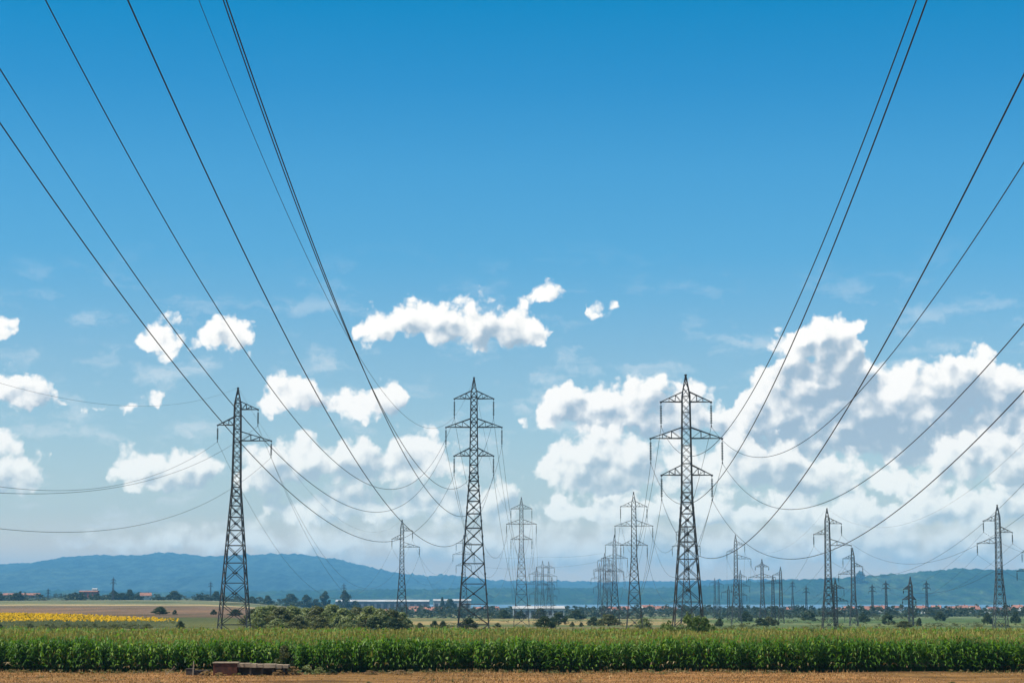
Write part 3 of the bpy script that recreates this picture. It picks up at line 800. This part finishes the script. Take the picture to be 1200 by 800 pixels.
def scatter_wood(name, label, spots, mat, leaf=.11, n_cl=7, per=9, kind='stuff'):
    VV = []; AA = []
    pool = [crown_arrays(50 + k, n_cl, per, leaf, .85, 1.1) for k in range(8)]
    for (x, y, w, h) in spots:
        V, A = pool[R.randrange(8)]; a = R.uniform(0, 6.28); c, s = math.cos(a), math.sin(a)
        q = V.copy(); q[:, 0] = (V[:, 0] * c - V[:, 1] * s) * w + x; q[:, 1] = (V[:, 0] * s + V[:, 1] * c) * w + y; q[:, 2] = V[:, 2] * h + gz(x, y) - .2
        VV.append(q); AA.append(np.clip(A * .7 + R.uniform(0, .3), 0, 1))
    V = np.concatenate(VV); A = np.concatenate(AA)
    o = link(name, np_mesh(name, V, np.arange(len(V)).reshape(-1, 4), M[mat], A)); tag(o, label, 'woodland', kind=kind); return o


sp_ = []
for k in range(2300):      # village greenery and hedges of the plain
    px = R.uniform(470, 1290); Y = R.choice([R.uniform(1350, 2100), R.uniform(1900, 3000), R.uniform(2800, 4100)])
    x = (px - 600) / 2400 * Y
    if mnoise.noise(Vector((x * .006, Y * .004, 1))) < -.12 + (.18 if Y < 1800 else 0): continue
    if Y > 2500 and R.random() < .5: continue
    sp_.append((x, Y, R.uniform(7, 16), R.uniform(4, 9.5) if Y < 2500 else R.uniform(2.5, 4.5)))
for Y0, n_, x0, x1 in ((1180, 70, 560, 1250), (1420, 120, 470, 1250), (1650, 130, 480, 1260), (950, 30, 930, 1240)):
    for k in range(n_):
        px = R.uniform(x0, x1); Y = Y0 + R.uniform(-25, 25); x = (px - 600) / 2400 * Y
        if mnoise.noise(Vector((x * .012, Y0 * 1.7, 2))) < -.02: continue
        sp_.append((x, Y, R.uniform(4, 10), R.uniform(2.2, 5.5)))
for k in range(110):
    px = R.uniform(385, 600); Y = R.uniform(1750, 2600); sp_.append(((px - 600) / 2400 * Y, Y, R.uniform(6, 14), R.uniform(3, 7)))
scatter_wood('village_woodland', 'belt of dark trees and hedges around the red roofed village', sp_, 'wood_far')
sp_ = []
for k in range(900):
    px = R.uniform(-90, 480); Y = R.choice([R.uniform(1950, 2400), R.uniform(2400, 4200), R.uniform(4000, 6500)])
    x = (px - 600) / 2400 * Y
    if mnoise.noise(Vector((x * .005, Y * .003, 5))) < -.05: continue
    sp_.append((x, Y, R.uniform(8, 20), R.uniform(4, 9)))
scatter_wood('plain_woodland', 'long hazy line of trees at the foot of the mountain', sp_, 'wood_far')
sp_ = [(x, 402 + R.uniform(-5, 7), R.uniform(2, 3.6), R.uniform(.7, 1.25)) for x in np.arange(-96, -70, .45)]
sp_ += [(R.uniform(-100, -62), 385 + R.uniform(-8, 8), R.uniform(1.5, 3), R.uniform(.4, .8)) for k in range(60)]
scatter_wood('weed_hedge', 'dark green weedy strip below the yellow sunflower field', sp_, 'leaf_olive', .06, 9, 26)
sp_ = []
for k in range(1100):
    Y = R.uniform(330, 1500); px = R.uniform(420, 1230); x = (px - 600) / 2400 * Y
    if mnoise.noise(Vector((x * .02, Y * .01, 9))) < .12: continue
    sp_.append((x, Y, R.uniform(2, 7), R.uniform(.5, 1.9)))
scatter_wood('meadow_weeds', 'low weedy patches scattered in the meadow beyond the maize', sp_, 'leaf_olive', .06, 8, 14)


sp_ = []
for k in range(760):
    Y = 157.4 - abs(R.gauss(0, 1.6)) if k < 520 else R.uniform(133, 157); x = R.uniform(-40, 40)
    if mnoise.noise(Vector((x * .09, Y * .3, 4))) < (-.1 if k < 520 else .18): continue
    sp_.append((x, Y, R.uniform(.4, 1.3), R.uniform(.14, .5)))
scatter_wood('field_edge_weeds', 'green and dry weeds along the edge between bare soil and maize', sp_, 'leaf_weed', .09, 6, 12)


# the big bush at the foot of the tallest pylon
def big_bush():
    t = bpy.data.objects.new('bush', None); COL.objects.link(t); x = (806 - 600) / 2400 * 238; t.location = (x, 237, gz(x, 237))
    tag(t, 'large leafy green bush around the foot of the tallest pylon', 'bush')
    VV = []; AA = []
    for k, (dx, dy, w, h) in enumerate([(-1.6, 0, 2.2, 3.7), (-.2, -.5, 2.6, 4.3), (1.3, .2, 2.4, 4.0), (2.0, -.3, 1.6, 3.3), (-2.2, .3, 1.4, 3.1), (.6, -.9, 2.2, 4.1)]):
        V, A = crown_arrays(90 + k, 34, 50, .042, .9, 1.2); V = V * [w * 1.25, w, h * 1.1] + [dx * 1.35 - .1, dy, 0]; VV.append(V); AA.append(A)
    V = np.concatenate(VV)
    link('crown', np_mesh('crown', V, np.arange(len(V)).reshape(-1, 4), M['leaf_mid2'], np.concatenate(AA)), t)
    b = MB()
    for k in range(7): b.bar((R.uniform(-1.8, 1.8), R.uniform(-.4, .4), -.1), (R.uniform(-2.2, 2.2), R.uniform(-.6, .6), 3.2), .05, .02, 5)
    link('stem', b.mesh('stem', M['bark']), t)


M['leaf_mid2'] = leafmat('bush_foliage', [(.1, (.04, .07, .014)), (.5, (.10, .15, .032)), (.9, (.22, .27, .07))])
big_bush()


# ------------------------------------------------------------------ buildings
def house(px, Y, w, wall_h, roof_h, label, group, roof='roof_red', wall='plaster', dep=9, rot=None, wins=2):
    x = (px - 600) / 2400 * Y; t = bpy.data.objects.new('house', None); COL.objects.link(t)
    t.location = (x, Y, gz(x, Y)); t.rotation_euler = (0, 0, R.uniform(-.5, .5) if rot is None else rot); tag(t, label, 'house', group)
    b = MB(); b.box(-w / 2, -dep / 2, -1, w / 2, dep / 2, wall_h)
    for s in (-1, 1): b.tri((s * w / 2, -dep / 2, wall_h), (s * w / 2, dep / 2, wall_h), (s * w / 2, 0, wall_h + roof_h * .97))
    link('wall', b.mesh('wall', M[wall]), t)
    e = .5; b = MB()
    for s in (-1, 1):
        p = [(-w / 2 - e, s * (dep / 2 + e), wall_h - .25), (w / 2 + e, s * (dep / 2 + e), wall_h - .25), (w / 2 + e, 0, wall_h + roof_h), (-w / 2 - e, 0, wall_h + roof_h)]
        b.quad(*p); b.quad(*[(a, c, d + .2) for a, c, d in p])
        b.quad(p[0], p[1], (p[1][0], p[1][1], p[1][2] + .2), (p[0][0], p[0][1], p[0][2] + .2))
    rf = link('roof', b.mesh('roof', M[roof]), t)
    b = MB().box(w * .2, -.4, wall_h + roof_h * .4, w * .2 + .8, .4, wall_h + roof_h + 1.0); link('chimney', b.mesh('chimney', M['brick_red']), rf)
    for k in range(wins):
        cx = -w / 2 + w * (k + .75) / (wins + .5); b = MB().box(cx - .6, -dep / 2 - .05, wall_h - 2.1, cx + .6, -dep / 2 + .02, wall_h - .8); link('window', b.mesh('window', M['glass']), t)
    b = MB().box(w / 2 - 1.6, -dep / 2 - .05, 0, w / 2 - .6, -dep / 2 + .02, 2.1); link('door', b.mesh('door', M['bark']), t)
    return t


gh = 'red roofed village houses'
Hs = [(486, 2300, 13, 'left end of the village right of the willows'), (495, 2150, 15, 'centre of the small group right of the willows'), (504, 2050, 14, 'front of the small group right of the willows'), (514, 2250, 12, 'right end of the small group right of the willows'), (499, 2500, 14, 'rear of the small group right of the willows'),
 (561, 2350, 13, 'first house right of the tall middle left pylon'), (570, 2450, 16, 'second house right of the tall middle left pylon'), (579, 2300, 13, 'third house right of the tall middle left pylon'),
 (712, 2350, 13, 'house behind the far pylon clump'), (722, 2250, 15, 'house right of the far pylon clump'), (731, 2450, 13, 'house left of the second right middle pylon'),
 (757, 2150, 15, 'leftmost of the houses between second and tallest right middle pylon'), (766, 2050, 16, 'middle one of the houses left of the tallest pylon'), (776, 2200, 13, 'rightmost of the houses left of the tallest pylon'), (786, 2400, 13, 'house partly behind the tallest pylon'),
 (925, 2400, 14, 'house left of the faint lake edge pylon'), (983, 2350, 15, 'house right of the dark three armed pylon'), (992, 2200, 14, 'house behind the pale pylon with two left arms'),
 (1016, 2150, 19, 'wide bright roof left of the round meadow bush'), (1026, 2200, 20, 'widest bright orange roof of the village'), (1049, 2500, 13, 'house above the olive meadow bush'),
 (1075, 2300, 15, 'house right behind the stubby meadow pylon'), (1084, 2200, 15, 'house below the narrow dark pylon on the hill'), (1093, 2350, 13, 'house right of the narrow dark pylon on the hill'),
 (1113, 2350, 17, 'left one of a bright pair of roofs'), (1123, 2400, 18, 'right one of a bright pair of roofs'), (1137, 2300, 13, 'house left of the pale pylon near the right edge'),
 (1158, 2200, 17, 'house behind the left leg of the pale pylon near the right edge'), (1174, 2150, 20, 'long red roof right of the pale pylon near the right edge'), (1187, 2350, 14, 'house second from the right edge'), (1197, 2150, 15, 'house at the right edge')]
for k, (px, Y, w, lab) in enumerate(Hs):
    house(px, Y, w * .82, R.uniform(3.0, 5.0), R.uniform(2.6, 3.8), 'red tiled %s' % lab if lab.startswith('house') else 'red tiled house, ' + lab, gh, 'roof_red' if k % 4 else 'roof_brown', 'plaster' if k % 3 else 'plaster_w', 10)


def shed(px0, px1, Y, top, label, wall, roof, dep, ridge, base=None, name='shed', bays=8, cat='shed'):
    a = at(px0, top, Y); b_ = at(px1, top, Y); L = b_.x - a.x; xc = (a.x + b_.x) / 2; g = gz(xc, Y); H = a.z - g
    t = bpy.data.objects.new(name, None); COL.objects.link(t); t.location = (xc, Y, g); tag(t, label, cat)
    wh = H - ridge; m = MB(); m.box(-L / 2, -dep / 2, -1.5, L / 2, dep / 2, wh)
    for s in (-1, 1): m.tri((s * L / 2, -dep / 2, wh), (s * L / 2, dep / 2, wh), (s * L / 2, 0, H - .05))
    link('wall', m.mesh('wall', M[wall]), t); m = MB()
    for s in (-1, 1): m.quad((-L / 2 - .4, s * (dep / 2 + .5), wh - .1), (L / 2 + .4, s * (dep / 2 + .5), wh - .1), (L / 2 + .4, 0, H), (-L / 2 - .4, 0, H))
    m.box(-L / 2 - .4, -dep / 2 - .52, wh - .45, L / 2 + .4, -dep / 2 - .4, wh - .1)
    link('roof', m.mesh('roof', M[roof]), t)
    for k in range(bays):
        cx = -L / 2 + L * (k + .5) / bays; w = L / bays * .3
        m = MB().box(cx - w, -dep / 2 - .06, max(.3, wh * .35), cx + w, -dep / 2 + .02, wh * .75); link('window', m.mesh('window', M['glass']), t)
    return t


shed(394, 503, 2700, 702.3, 'very long low shed with pale roof behind the willow row', 'shedwall', 'sheet', 22, 2.0, bays=14)
shed(508, 552, 2750, 701.5, 'shorter pale roofed shed left of the tall middle left pylon', 'palewall', 'sheet', 20, 2.0, bays=6)
shed(601, 661, 1480, 709.5, 'long white roofed shed below the four faint pylons', 'palewall', 'sheet', 16, 1.6, bays=9)
shed(94, 115, 2500, 691.5, 'red brick building in the tree line', 'brick_red', 'roof_brown', 14, 1.2, bays=4, name='brick_building', cat='building')
shed(4, 47, 2500, 694.5, 'long low brown roofed building at the far left', 'shedwall', 'roof_brown', 12, 2.2, bays=9, name='low_building', cat='building')
shed(108.5, 114, 2560, 688.8, 'white silo house behind the red brick building', 'plaster_w', 'sheet', 6, 1.0, bays=1, name='white_building', cat='building')
house(174, 2300, 12, 5, 3, 'pale house in the tree line right of the round trees', None, 'roof_brown', 'plaster', 9, .2)
house(446, 1900, 7, 3, 1.6, 'left one of two little white huts below the long shed', 'little white huts', 'roof_brown', 'plaster_w', 6, 0, 1)
house(452, 1900, 6, 3, 1.6, 'right one of two little white huts below the long shed', 'little white huts', 'roof_brown', 'plaster_w', 6, 0, 1)


# ------------------------------------------------------------------ maize
def maize():
    r = np.random.default_rng(5)
    def plant(full, seed):
        rr = np.random.default_rng(seed); V = []; F = []; A = []; MI = []
        H = 2.15 + rr.uniform(-.12, .18)
        def ribbon(pts, ws, tone, mi, side):
            k = len(V)
            for p, w in zip(pts, ws): V.append(p - side * w); V.append(p + side * w); A.extend([tone, tone])
            for i in range(len(pts) - 1): F.append((k + 2 * i, k + 2 * i + 1, k + 2 * i + 3, k + 2 * i + 2)); MI.append(mi)
        z0 = 0 if full else 1.1
        for a in (0, 1.57): ribbon([np.array([0, 0, z0]), np.array([0, 0, H])], [.018, .012], .35, 0, np.array([math.cos(a), math.sin(a), 0]))
        n = 12 if full else 7; base = rr.uniform(0, 3.14)
        for i in range(n):
            f = (i + .5) / n; z = (.25 + f * (H - .35)) if full else (1.35 + f * (H - 1.45))
            a = base + (i % 2) * math.pi + rr.normal() * .35; d = np.array([math.cos(a), math.sin(a), 0]); s = np.array([-math.sin(a), math.cos(a), 0])
            L = rr.uniform(.55, .85) * (1.0 if f < .8 else .8); up = rr.uniform(.25, .5) + f * .25
            p = [np.array([0, 0, z]), np.array([0, 0, z + L * up * .7]) + d * L * .35, np.array([0, 0, z + L * up * .75]) + d * L * .68, np.array([0, 0, z + L * (up * .3 - .1)]) + d * L * .98]
            tone = (.45 + rr.uniform(-.4, .5)); dry = full and z < .62 and rr.uniform() < .4
            ribbon(p, [.03, .06, .048, .008], tone, 2 if dry else 0, s + np.array([0, 0, rr.normal() * .25]))
        if full:   # cobs
            for c in range(rr.integers(1, 3)):
                a = rr.uniform(0, 6.28); d = np.array([math.cos(a), math.sin(a), 0]); z = rr.uniform(.9, 1.3)
                ribbon([np.array([0, 0, z]) + d * .03, np.array([0, 0, z + .14]) + d * .09, np.array([0, 0, z + .27]) + d * .11], [.02, .035, .01], .95, 1, np.array([-d[1], d[0], 0]))
        for i in range(6 if full else 4):   # tassel
            a = rr.uniform(0, 6.28); d = np.array([math.cos(a), math.sin(a), 0]); l = rr.uniform(.22, .38)
            ribbon([np.array([0, 0, H - .03]), np.array([0, 0, H + l]) + d * l * .35], [.012 if full else .022, .008 if full else .013], rr.uniform(.3, 1), 1, np.array([-d[1], d[0], 0]))
        return np.array(V), np.array(F), np.array(A), np.array(MI)
    fullp = [plant(True, 100 + i) for i in range(10)]; topp = [plant(False, 200 + i) for i in range(8)]
    VV, FF, AA, MM = [], [], [], []; off = [0]
    def put(pool, xs, ys, sc, ws=1.0):
        which = r.integers(0, len(pool), len(xs)); rot = r.uniform(0, 6.28, len(xs)); zz = Gz(xs, ys); tone = r.uniform(-.18, .18, len(xs))
        s = sc * r.uniform(.88, 1.09, len(xs))
        # patches of slightly taller and shorter plants
        s *= 1 + .05 * np.sin(xs * .55 + 1) + .04 * np.sin(xs * .21 + ys * .1) + .02 * np.sin(xs * 1.7)
        tx = r.normal(0, .05, len(xs)); ty = r.normal(0, .05, len(xs))
        for w in range(len(pool)):
            i = np.where(which == w)[0]
            if not len(i): continue
            V, F, A, MI = pool[w]; c, sn = np.cos(rot[i])[:, None], np.sin(rot[i])[:, None]
            q = np.empty((len(i), len(V), 3)); Z = V[None, :, 2] * s[i][:, None]
            q[:, :, 0] = (V[None, :, 0] * c - V[None, :, 1] * sn) * ws + xs[i][:, None] + tx[i][:, None] * Z
            q[:, :, 1] = (V[None, :, 0] * sn + V[None, :, 1] * c) * ws + ys[i][:, None] + ty[i][:, None] * Z
            q[:, :, 2] = Z + zz[i][:, None]
            VV.append(q.reshape(-1, 3)); n = len(V)
            FF.append((F[None] + (np.arange(len(i)) * n)[:, None, None] + off[0]).reshape(-1, 4)); off[0] += n * len(i)
            AA.append(np.clip(A[None] + tone[i][:, None], 0, 1).ravel()); MM.append(np.tile(MI, len(i)))
    for k in range(8):
        y = 158.2 + k * .72; xs = np.arange(-44, 44, .17 if k < 4 else .22); xs = xs + r.normal(0, .04, len(xs))
        if k == 0: xs = xs[np.sin(xs * .9 + 2) + np.sin(xs * 2.3) > -1.15]
        put(fullp, xs, y + r.normal(0, .05, len(xs)), 1.02)
    ys = 164 + (290 - 164) * r.uniform(0, 1, 26000); xs = r.uniform(-1, 1, 26000) * (ys * .27 + 4)
    near = r.uniform(0, 1, 26000) < .55; ys = np.where(near, 164 + (ys - 164) * .35, ys); xs = r.uniform(-1, 1, 26000) * (ys * .27 + 4)
    put(topp, xs, ys, 1.03, 1.5)
    V = np.concatenate(VV); F = np.concatenate(FF); A = np.concatenate(AA); MI = np.concatenate(MM)
    ml = leafmat('maize_leaf', [(.1, (.02, .07, .006)), (.4, (.06, .16, .012)), (.7, (.135, .26, .028)), (1., (.34, .44, .16))], .45, .45, .5, .12)
    mt = leafmat('maize_tassel', [(.1, (.13, .14, .03)), (.5, (.22, .195, .05)), (.9, (.36, .29, .09))], .8, .1, .3, .03)
    md = leafmat('maize_dry_leaf', [(.1, (.16, .11, .05)), (.5, (.30, .22, .11)), (.9, (.46, .38, .22))], .8, .1, .3, .5)
    me = np_mesh('maize_field', V, F, [ml, mt, md], A); me.polygons.foreach_set('material_index', MI.astype(np.int32)); me.update()
    tag(link('maize_field', me), 'broad band of tall green maize with pale tassels across the whole view', 'crop', kind='stuff')
    # shaded mass of leaves below the tassels, deep in the field
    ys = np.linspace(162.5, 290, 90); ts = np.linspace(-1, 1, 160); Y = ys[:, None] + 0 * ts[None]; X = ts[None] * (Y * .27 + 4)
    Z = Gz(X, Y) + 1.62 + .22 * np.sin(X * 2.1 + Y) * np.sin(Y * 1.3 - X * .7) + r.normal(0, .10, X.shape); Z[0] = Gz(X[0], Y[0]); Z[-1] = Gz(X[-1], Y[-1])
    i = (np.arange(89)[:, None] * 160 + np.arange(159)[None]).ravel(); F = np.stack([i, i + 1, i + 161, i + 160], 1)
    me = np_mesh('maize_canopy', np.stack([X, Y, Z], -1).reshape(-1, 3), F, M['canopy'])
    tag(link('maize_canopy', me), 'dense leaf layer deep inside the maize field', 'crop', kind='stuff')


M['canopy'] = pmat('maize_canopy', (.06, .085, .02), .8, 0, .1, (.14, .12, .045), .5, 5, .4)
maize()


def sunflowers():
    r = np.random.default_rng(8); n = 8500
    X = []; Y = []
    t = r.uniform(0, 1, n); ys = 412 + 235 * r.uniform(0, 1, n); px = r.uniform(-60, 214, n)
    lim = np.interp(px, [-60, 0, 60, 130, 214], [640, 625, 555, 470, 421]); k = ys < lim; ys, px = ys[k], px[k]; xs = (px - 600) / 2400 * ys; m = len(xs)
    z = Gz(xs, ys) + r.uniform(1.25, 1.65, m); a = r.normal(0, .5, m)
    V = []; MI = []
    nrm = np.stack([np.sin(a), -np.cos(a) * .75, np.full(m, .45)], 1); nrm /= np.linalg.norm(nrm, axis=1)[:, None]
    u = np.cross(nrm, [0, 0, 1.]); u /= np.linalg.norm(u, axis=1)[:, None]; w = np.cross(u, nrm); p = np.stack([xs, ys, z], 1)
    s = r.uniform(.13, .24, (m, 1))
    q1 = np.stack([p - u * s, p - w * s, p + u * s, p + w * s], 1)
    q2 = np.stack([p + u * .09 + nrm * .02, p + w * .09 + nrm * .02, p - u * .09 + nrm * .02, p - w * .09 + nrm * .02], 1)
    g = []
    for k in range(3):
        b = r.uniform(0, 6.28, m); d = np.stack([np.cos(b), np.sin(b), r.uniform(-.2, .3, m)], 1); o = np.stack([-np.sin(b), np.cos(b), 0 * b], 1) * .18
        c = p - np.array([0, 0, 1.0]) * r.uniform(.25, 1.0, (m, 1)); g.append(np.stack([c, c + d * .25 - o, c + d * .55, c + d * .25 + o], 1))
    Q = np.concatenate([q1, q2] + g); V = Q.reshape(-1, 3); F = np.arange(len(V)).reshape(-1, 4)
    MI = np.concatenate([np.zeros(m), np.ones(m), np.full(3 * m, 2)]).astype(np.int32)
    me = np_mesh('sunflower_field', V, F, [pmat('sunflower_petals', (.62, .36, .004), .9, 0, .05), pmat('sunflower_disc', (.12, .06, .02), .9), M['leaf_olive']], r.uniform(0, 1, len(V)))
    me.polygons.foreach_set('material_index', MI); me.update()
    tag(link('sunflower_field', me), 'strip of bright yellow sunflowers at the left beyond the maize', 'crop', kind='stuff')


sunflowers()


def stubble():
    r = np.random.default_rng(9); n = 26000
    ys = 128 + 29.5 * r.uniform(0, 1, n); xs = r.uniform(-1, 1, n) * (ys * .265); z = Gz(xs, ys)
    dense = np.sin(xs * .3 + 1.7) + np.sin(xs * .13) + r.normal(0, .8, n) > -.4; ys, xs, z = ys[dense], xs[dense], z[dense]; m = len(xs)
    h = r.uniform(.04, .14, m) * (1 + 1.3 * (ys > 155.5)); a = r.uniform(0, 3.14, m); w = r.uniform(.015, .05, m)
    dx, dy = np.cos(a) * w, np.sin(a) * w; lx, ly = r.normal(0, .06, m), r.normal(0, .06, m)
    Q = np.stack([np.stack([xs - dx, ys - dy, z - .02], 1), np.stack([xs + dx, ys + dy, z - .02], 1), np.stack([xs + dx * .3 + lx, ys + dy * .3 + ly, z + h], 1), np.stack([xs - dx * .3 + lx, ys - dy * .3 + ly, z + h], 1)], 1)
    V = Q.reshape(-1, 3)
    me = np_mesh('dry_stubble', V, np.arange(len(V)).reshape(-1, 4), leafmat('dry_straw', [(.1, (.16, .075, .025)), (.5, (.30, .165, .06)), (.9, (.52, .34, .15))], .85, .1, .2, .2), r.uniform(0, 1, len(V)))
    tag(link('dry_stubble', me), 'short dry straw stubble on the bare soil before the maize', 'stubble', kind='stuff')


stubble()


# ------------------------------------------------------------------ old culvert in the foreground
def fp(px, Y=151.0): return (px - 600) / 2400 * Y


def foreground():
    Y = 151.0; g = gz(-20, Y)
    t = bpy.data.objects.new('culvert', None); COL.objects.link(t); t.location = (fp(269), Y, g)
    tag(t, 'old rusty brown culvert box with a pale slab reaching right, before the maize', 'culvert')
    b = MB(); b.box(-.87, -.55, -.2, .87, .75, .88); link('box', b.mesh('box', M['rust']), t)
    b = MB(); b.box(-.93, -.6, .882, .93, .8, .95); link('lid', b.mesh('lid', M['concrete']), t)
    b = MB()
    n = 8
    for k in range(n):      # slab in slightly uneven sections
        x0 = .885 + k * .46; b.box(x0, -.5 + .04 * math.sin(k * 2.1), .60 - k * .012 + .02 * math.sin(k * 3), x0 + .452, .75, .87 - k * .014 + .02 * math.sin(k * 1.7))
    link('slab', b.mesh('slab', M['concrete']), t)
    b = MB(); b.box(.9, .1, -.2, 4.4, .7, .58); link('recess_shade', b.mesh('recess_shade', M['darkconc']), t)  # dark box stands for the void under the slab, shade put into colour
    for x0 in (1.75, 2.6, 3.4, 4.2):
        b = MB(); b.box(x0, -.42, -.2, x0 + .13, -.25, .60); link('pillar', b.mesh('pillar', M['darkconc']), t)
    t = bpy.data.objects.new('concrete_block', None); COL.objects.link(t); t.location = (fp(236), Y + .3, g)
    tag(t, 'low dark crumbling concrete block left of the rusty culvert box', 'block')
    b = MB(); b.box(-.85, -.3, -.2, -.3, .4, .44); b.box(-.28, -.25, -.2, .8, .4, .33); link('body', b.mesh('body', M['darkconc']), t)
    b = MB(); b.box(-.88, -.33, .442, -.27, .43, .48); b.box(-.25, -.28, .332, .83, .43, .365); link('coping', b.mesh('coping', M['darkconc']), t)
    b = MB(); b.bar((0, 0, -.2), (.03, 0, 1.05), .05, .035, 6); b.bar((.03, 0, .6), (.12, .02, .82), .02, .012, 5)
    o = link('wooden_stake', b.mesh('wooden_stake', M['deadwood']), None, (fp(231.5), Y - .25, g)); tag(o, 'thin weathered stake in front of the low dark block', 'stake')
    b = MB(); b.bar((-.45, 0, -.1), (.35, 0, .62), .025, .015, 5); b.bar((.05, 0, .35), (.45, .05, .50), .015, .01, 5); b.bar((-.2, 0, .1), (-.35, .05, .4), .014, .01, 5)
    o = link('dead_branch', b.mesh('dead_branch', M['deadwood']), None, (fp(204), Y, g)); tag(o, 'pale dead branch on the soil left of the low block', 'branch')
    for k, (px, w, h, mt, lab, yy) in enumerate([(345, 1.5, .65, 'leaf_dry', 'round dried brown bush at the right end of the culvert slab', 151.2), (330, .9, .45, 'leaf_dry', 'small dried bush below the end of the culvert slab', 150.3), (362, 1.3, .7, 'leaf_mid', 'pale green weed clump right of the dried bush', 153.5), (377, 1.1, .6, 'leaf_mid', 'green weed clump second right of the dried bush', 153.2), (391, .9, .45, 'leaf_dark', 'small dark green weed clump right of the pale ones', 152.6), (337, 1.6, 2.1, 'leaf_olive', 'tall dull weed leaning against the maize above the slab', 156.6), (262, .9, .3, 'leaf_dry', 'dry weed heap at the foot of the rusty box', 150.2), (246, 1.0, .4, 'leaf_dry', 'dry weeds between the low block and the rusty box', 150.6), (436, 1.4, .35, 'leaf_dry', 'dry tuft on the soil right of the green weeds', 152), (470, 1.6, .35, 'leaf_dry', 'wider dry tuft farther right on the soil', 153)]):
        x = fp(px, yy); t = bpy.data.objects.new('weed_bush', None); COL.objects.link(t); t.location = (x, yy, gz(x, yy) - .03); tag(t, lab, 'weed', 'weeds around the culvert')
        V, A = crown_arrays(300 + k, 26, 46, .05, .8, 1.3); V = V * [w, w, h]
        link('foliage', np_mesh('foliage', V, np.arange(len(V)).reshape(-1, 4), M[mt], A), t)
        b = MB(); b.bar((0, 0, -.1), (.05 * w, 0, h * .7), .03, .01, 5); link('stem', b.mesh('stem', M['bark']), t)


foreground()
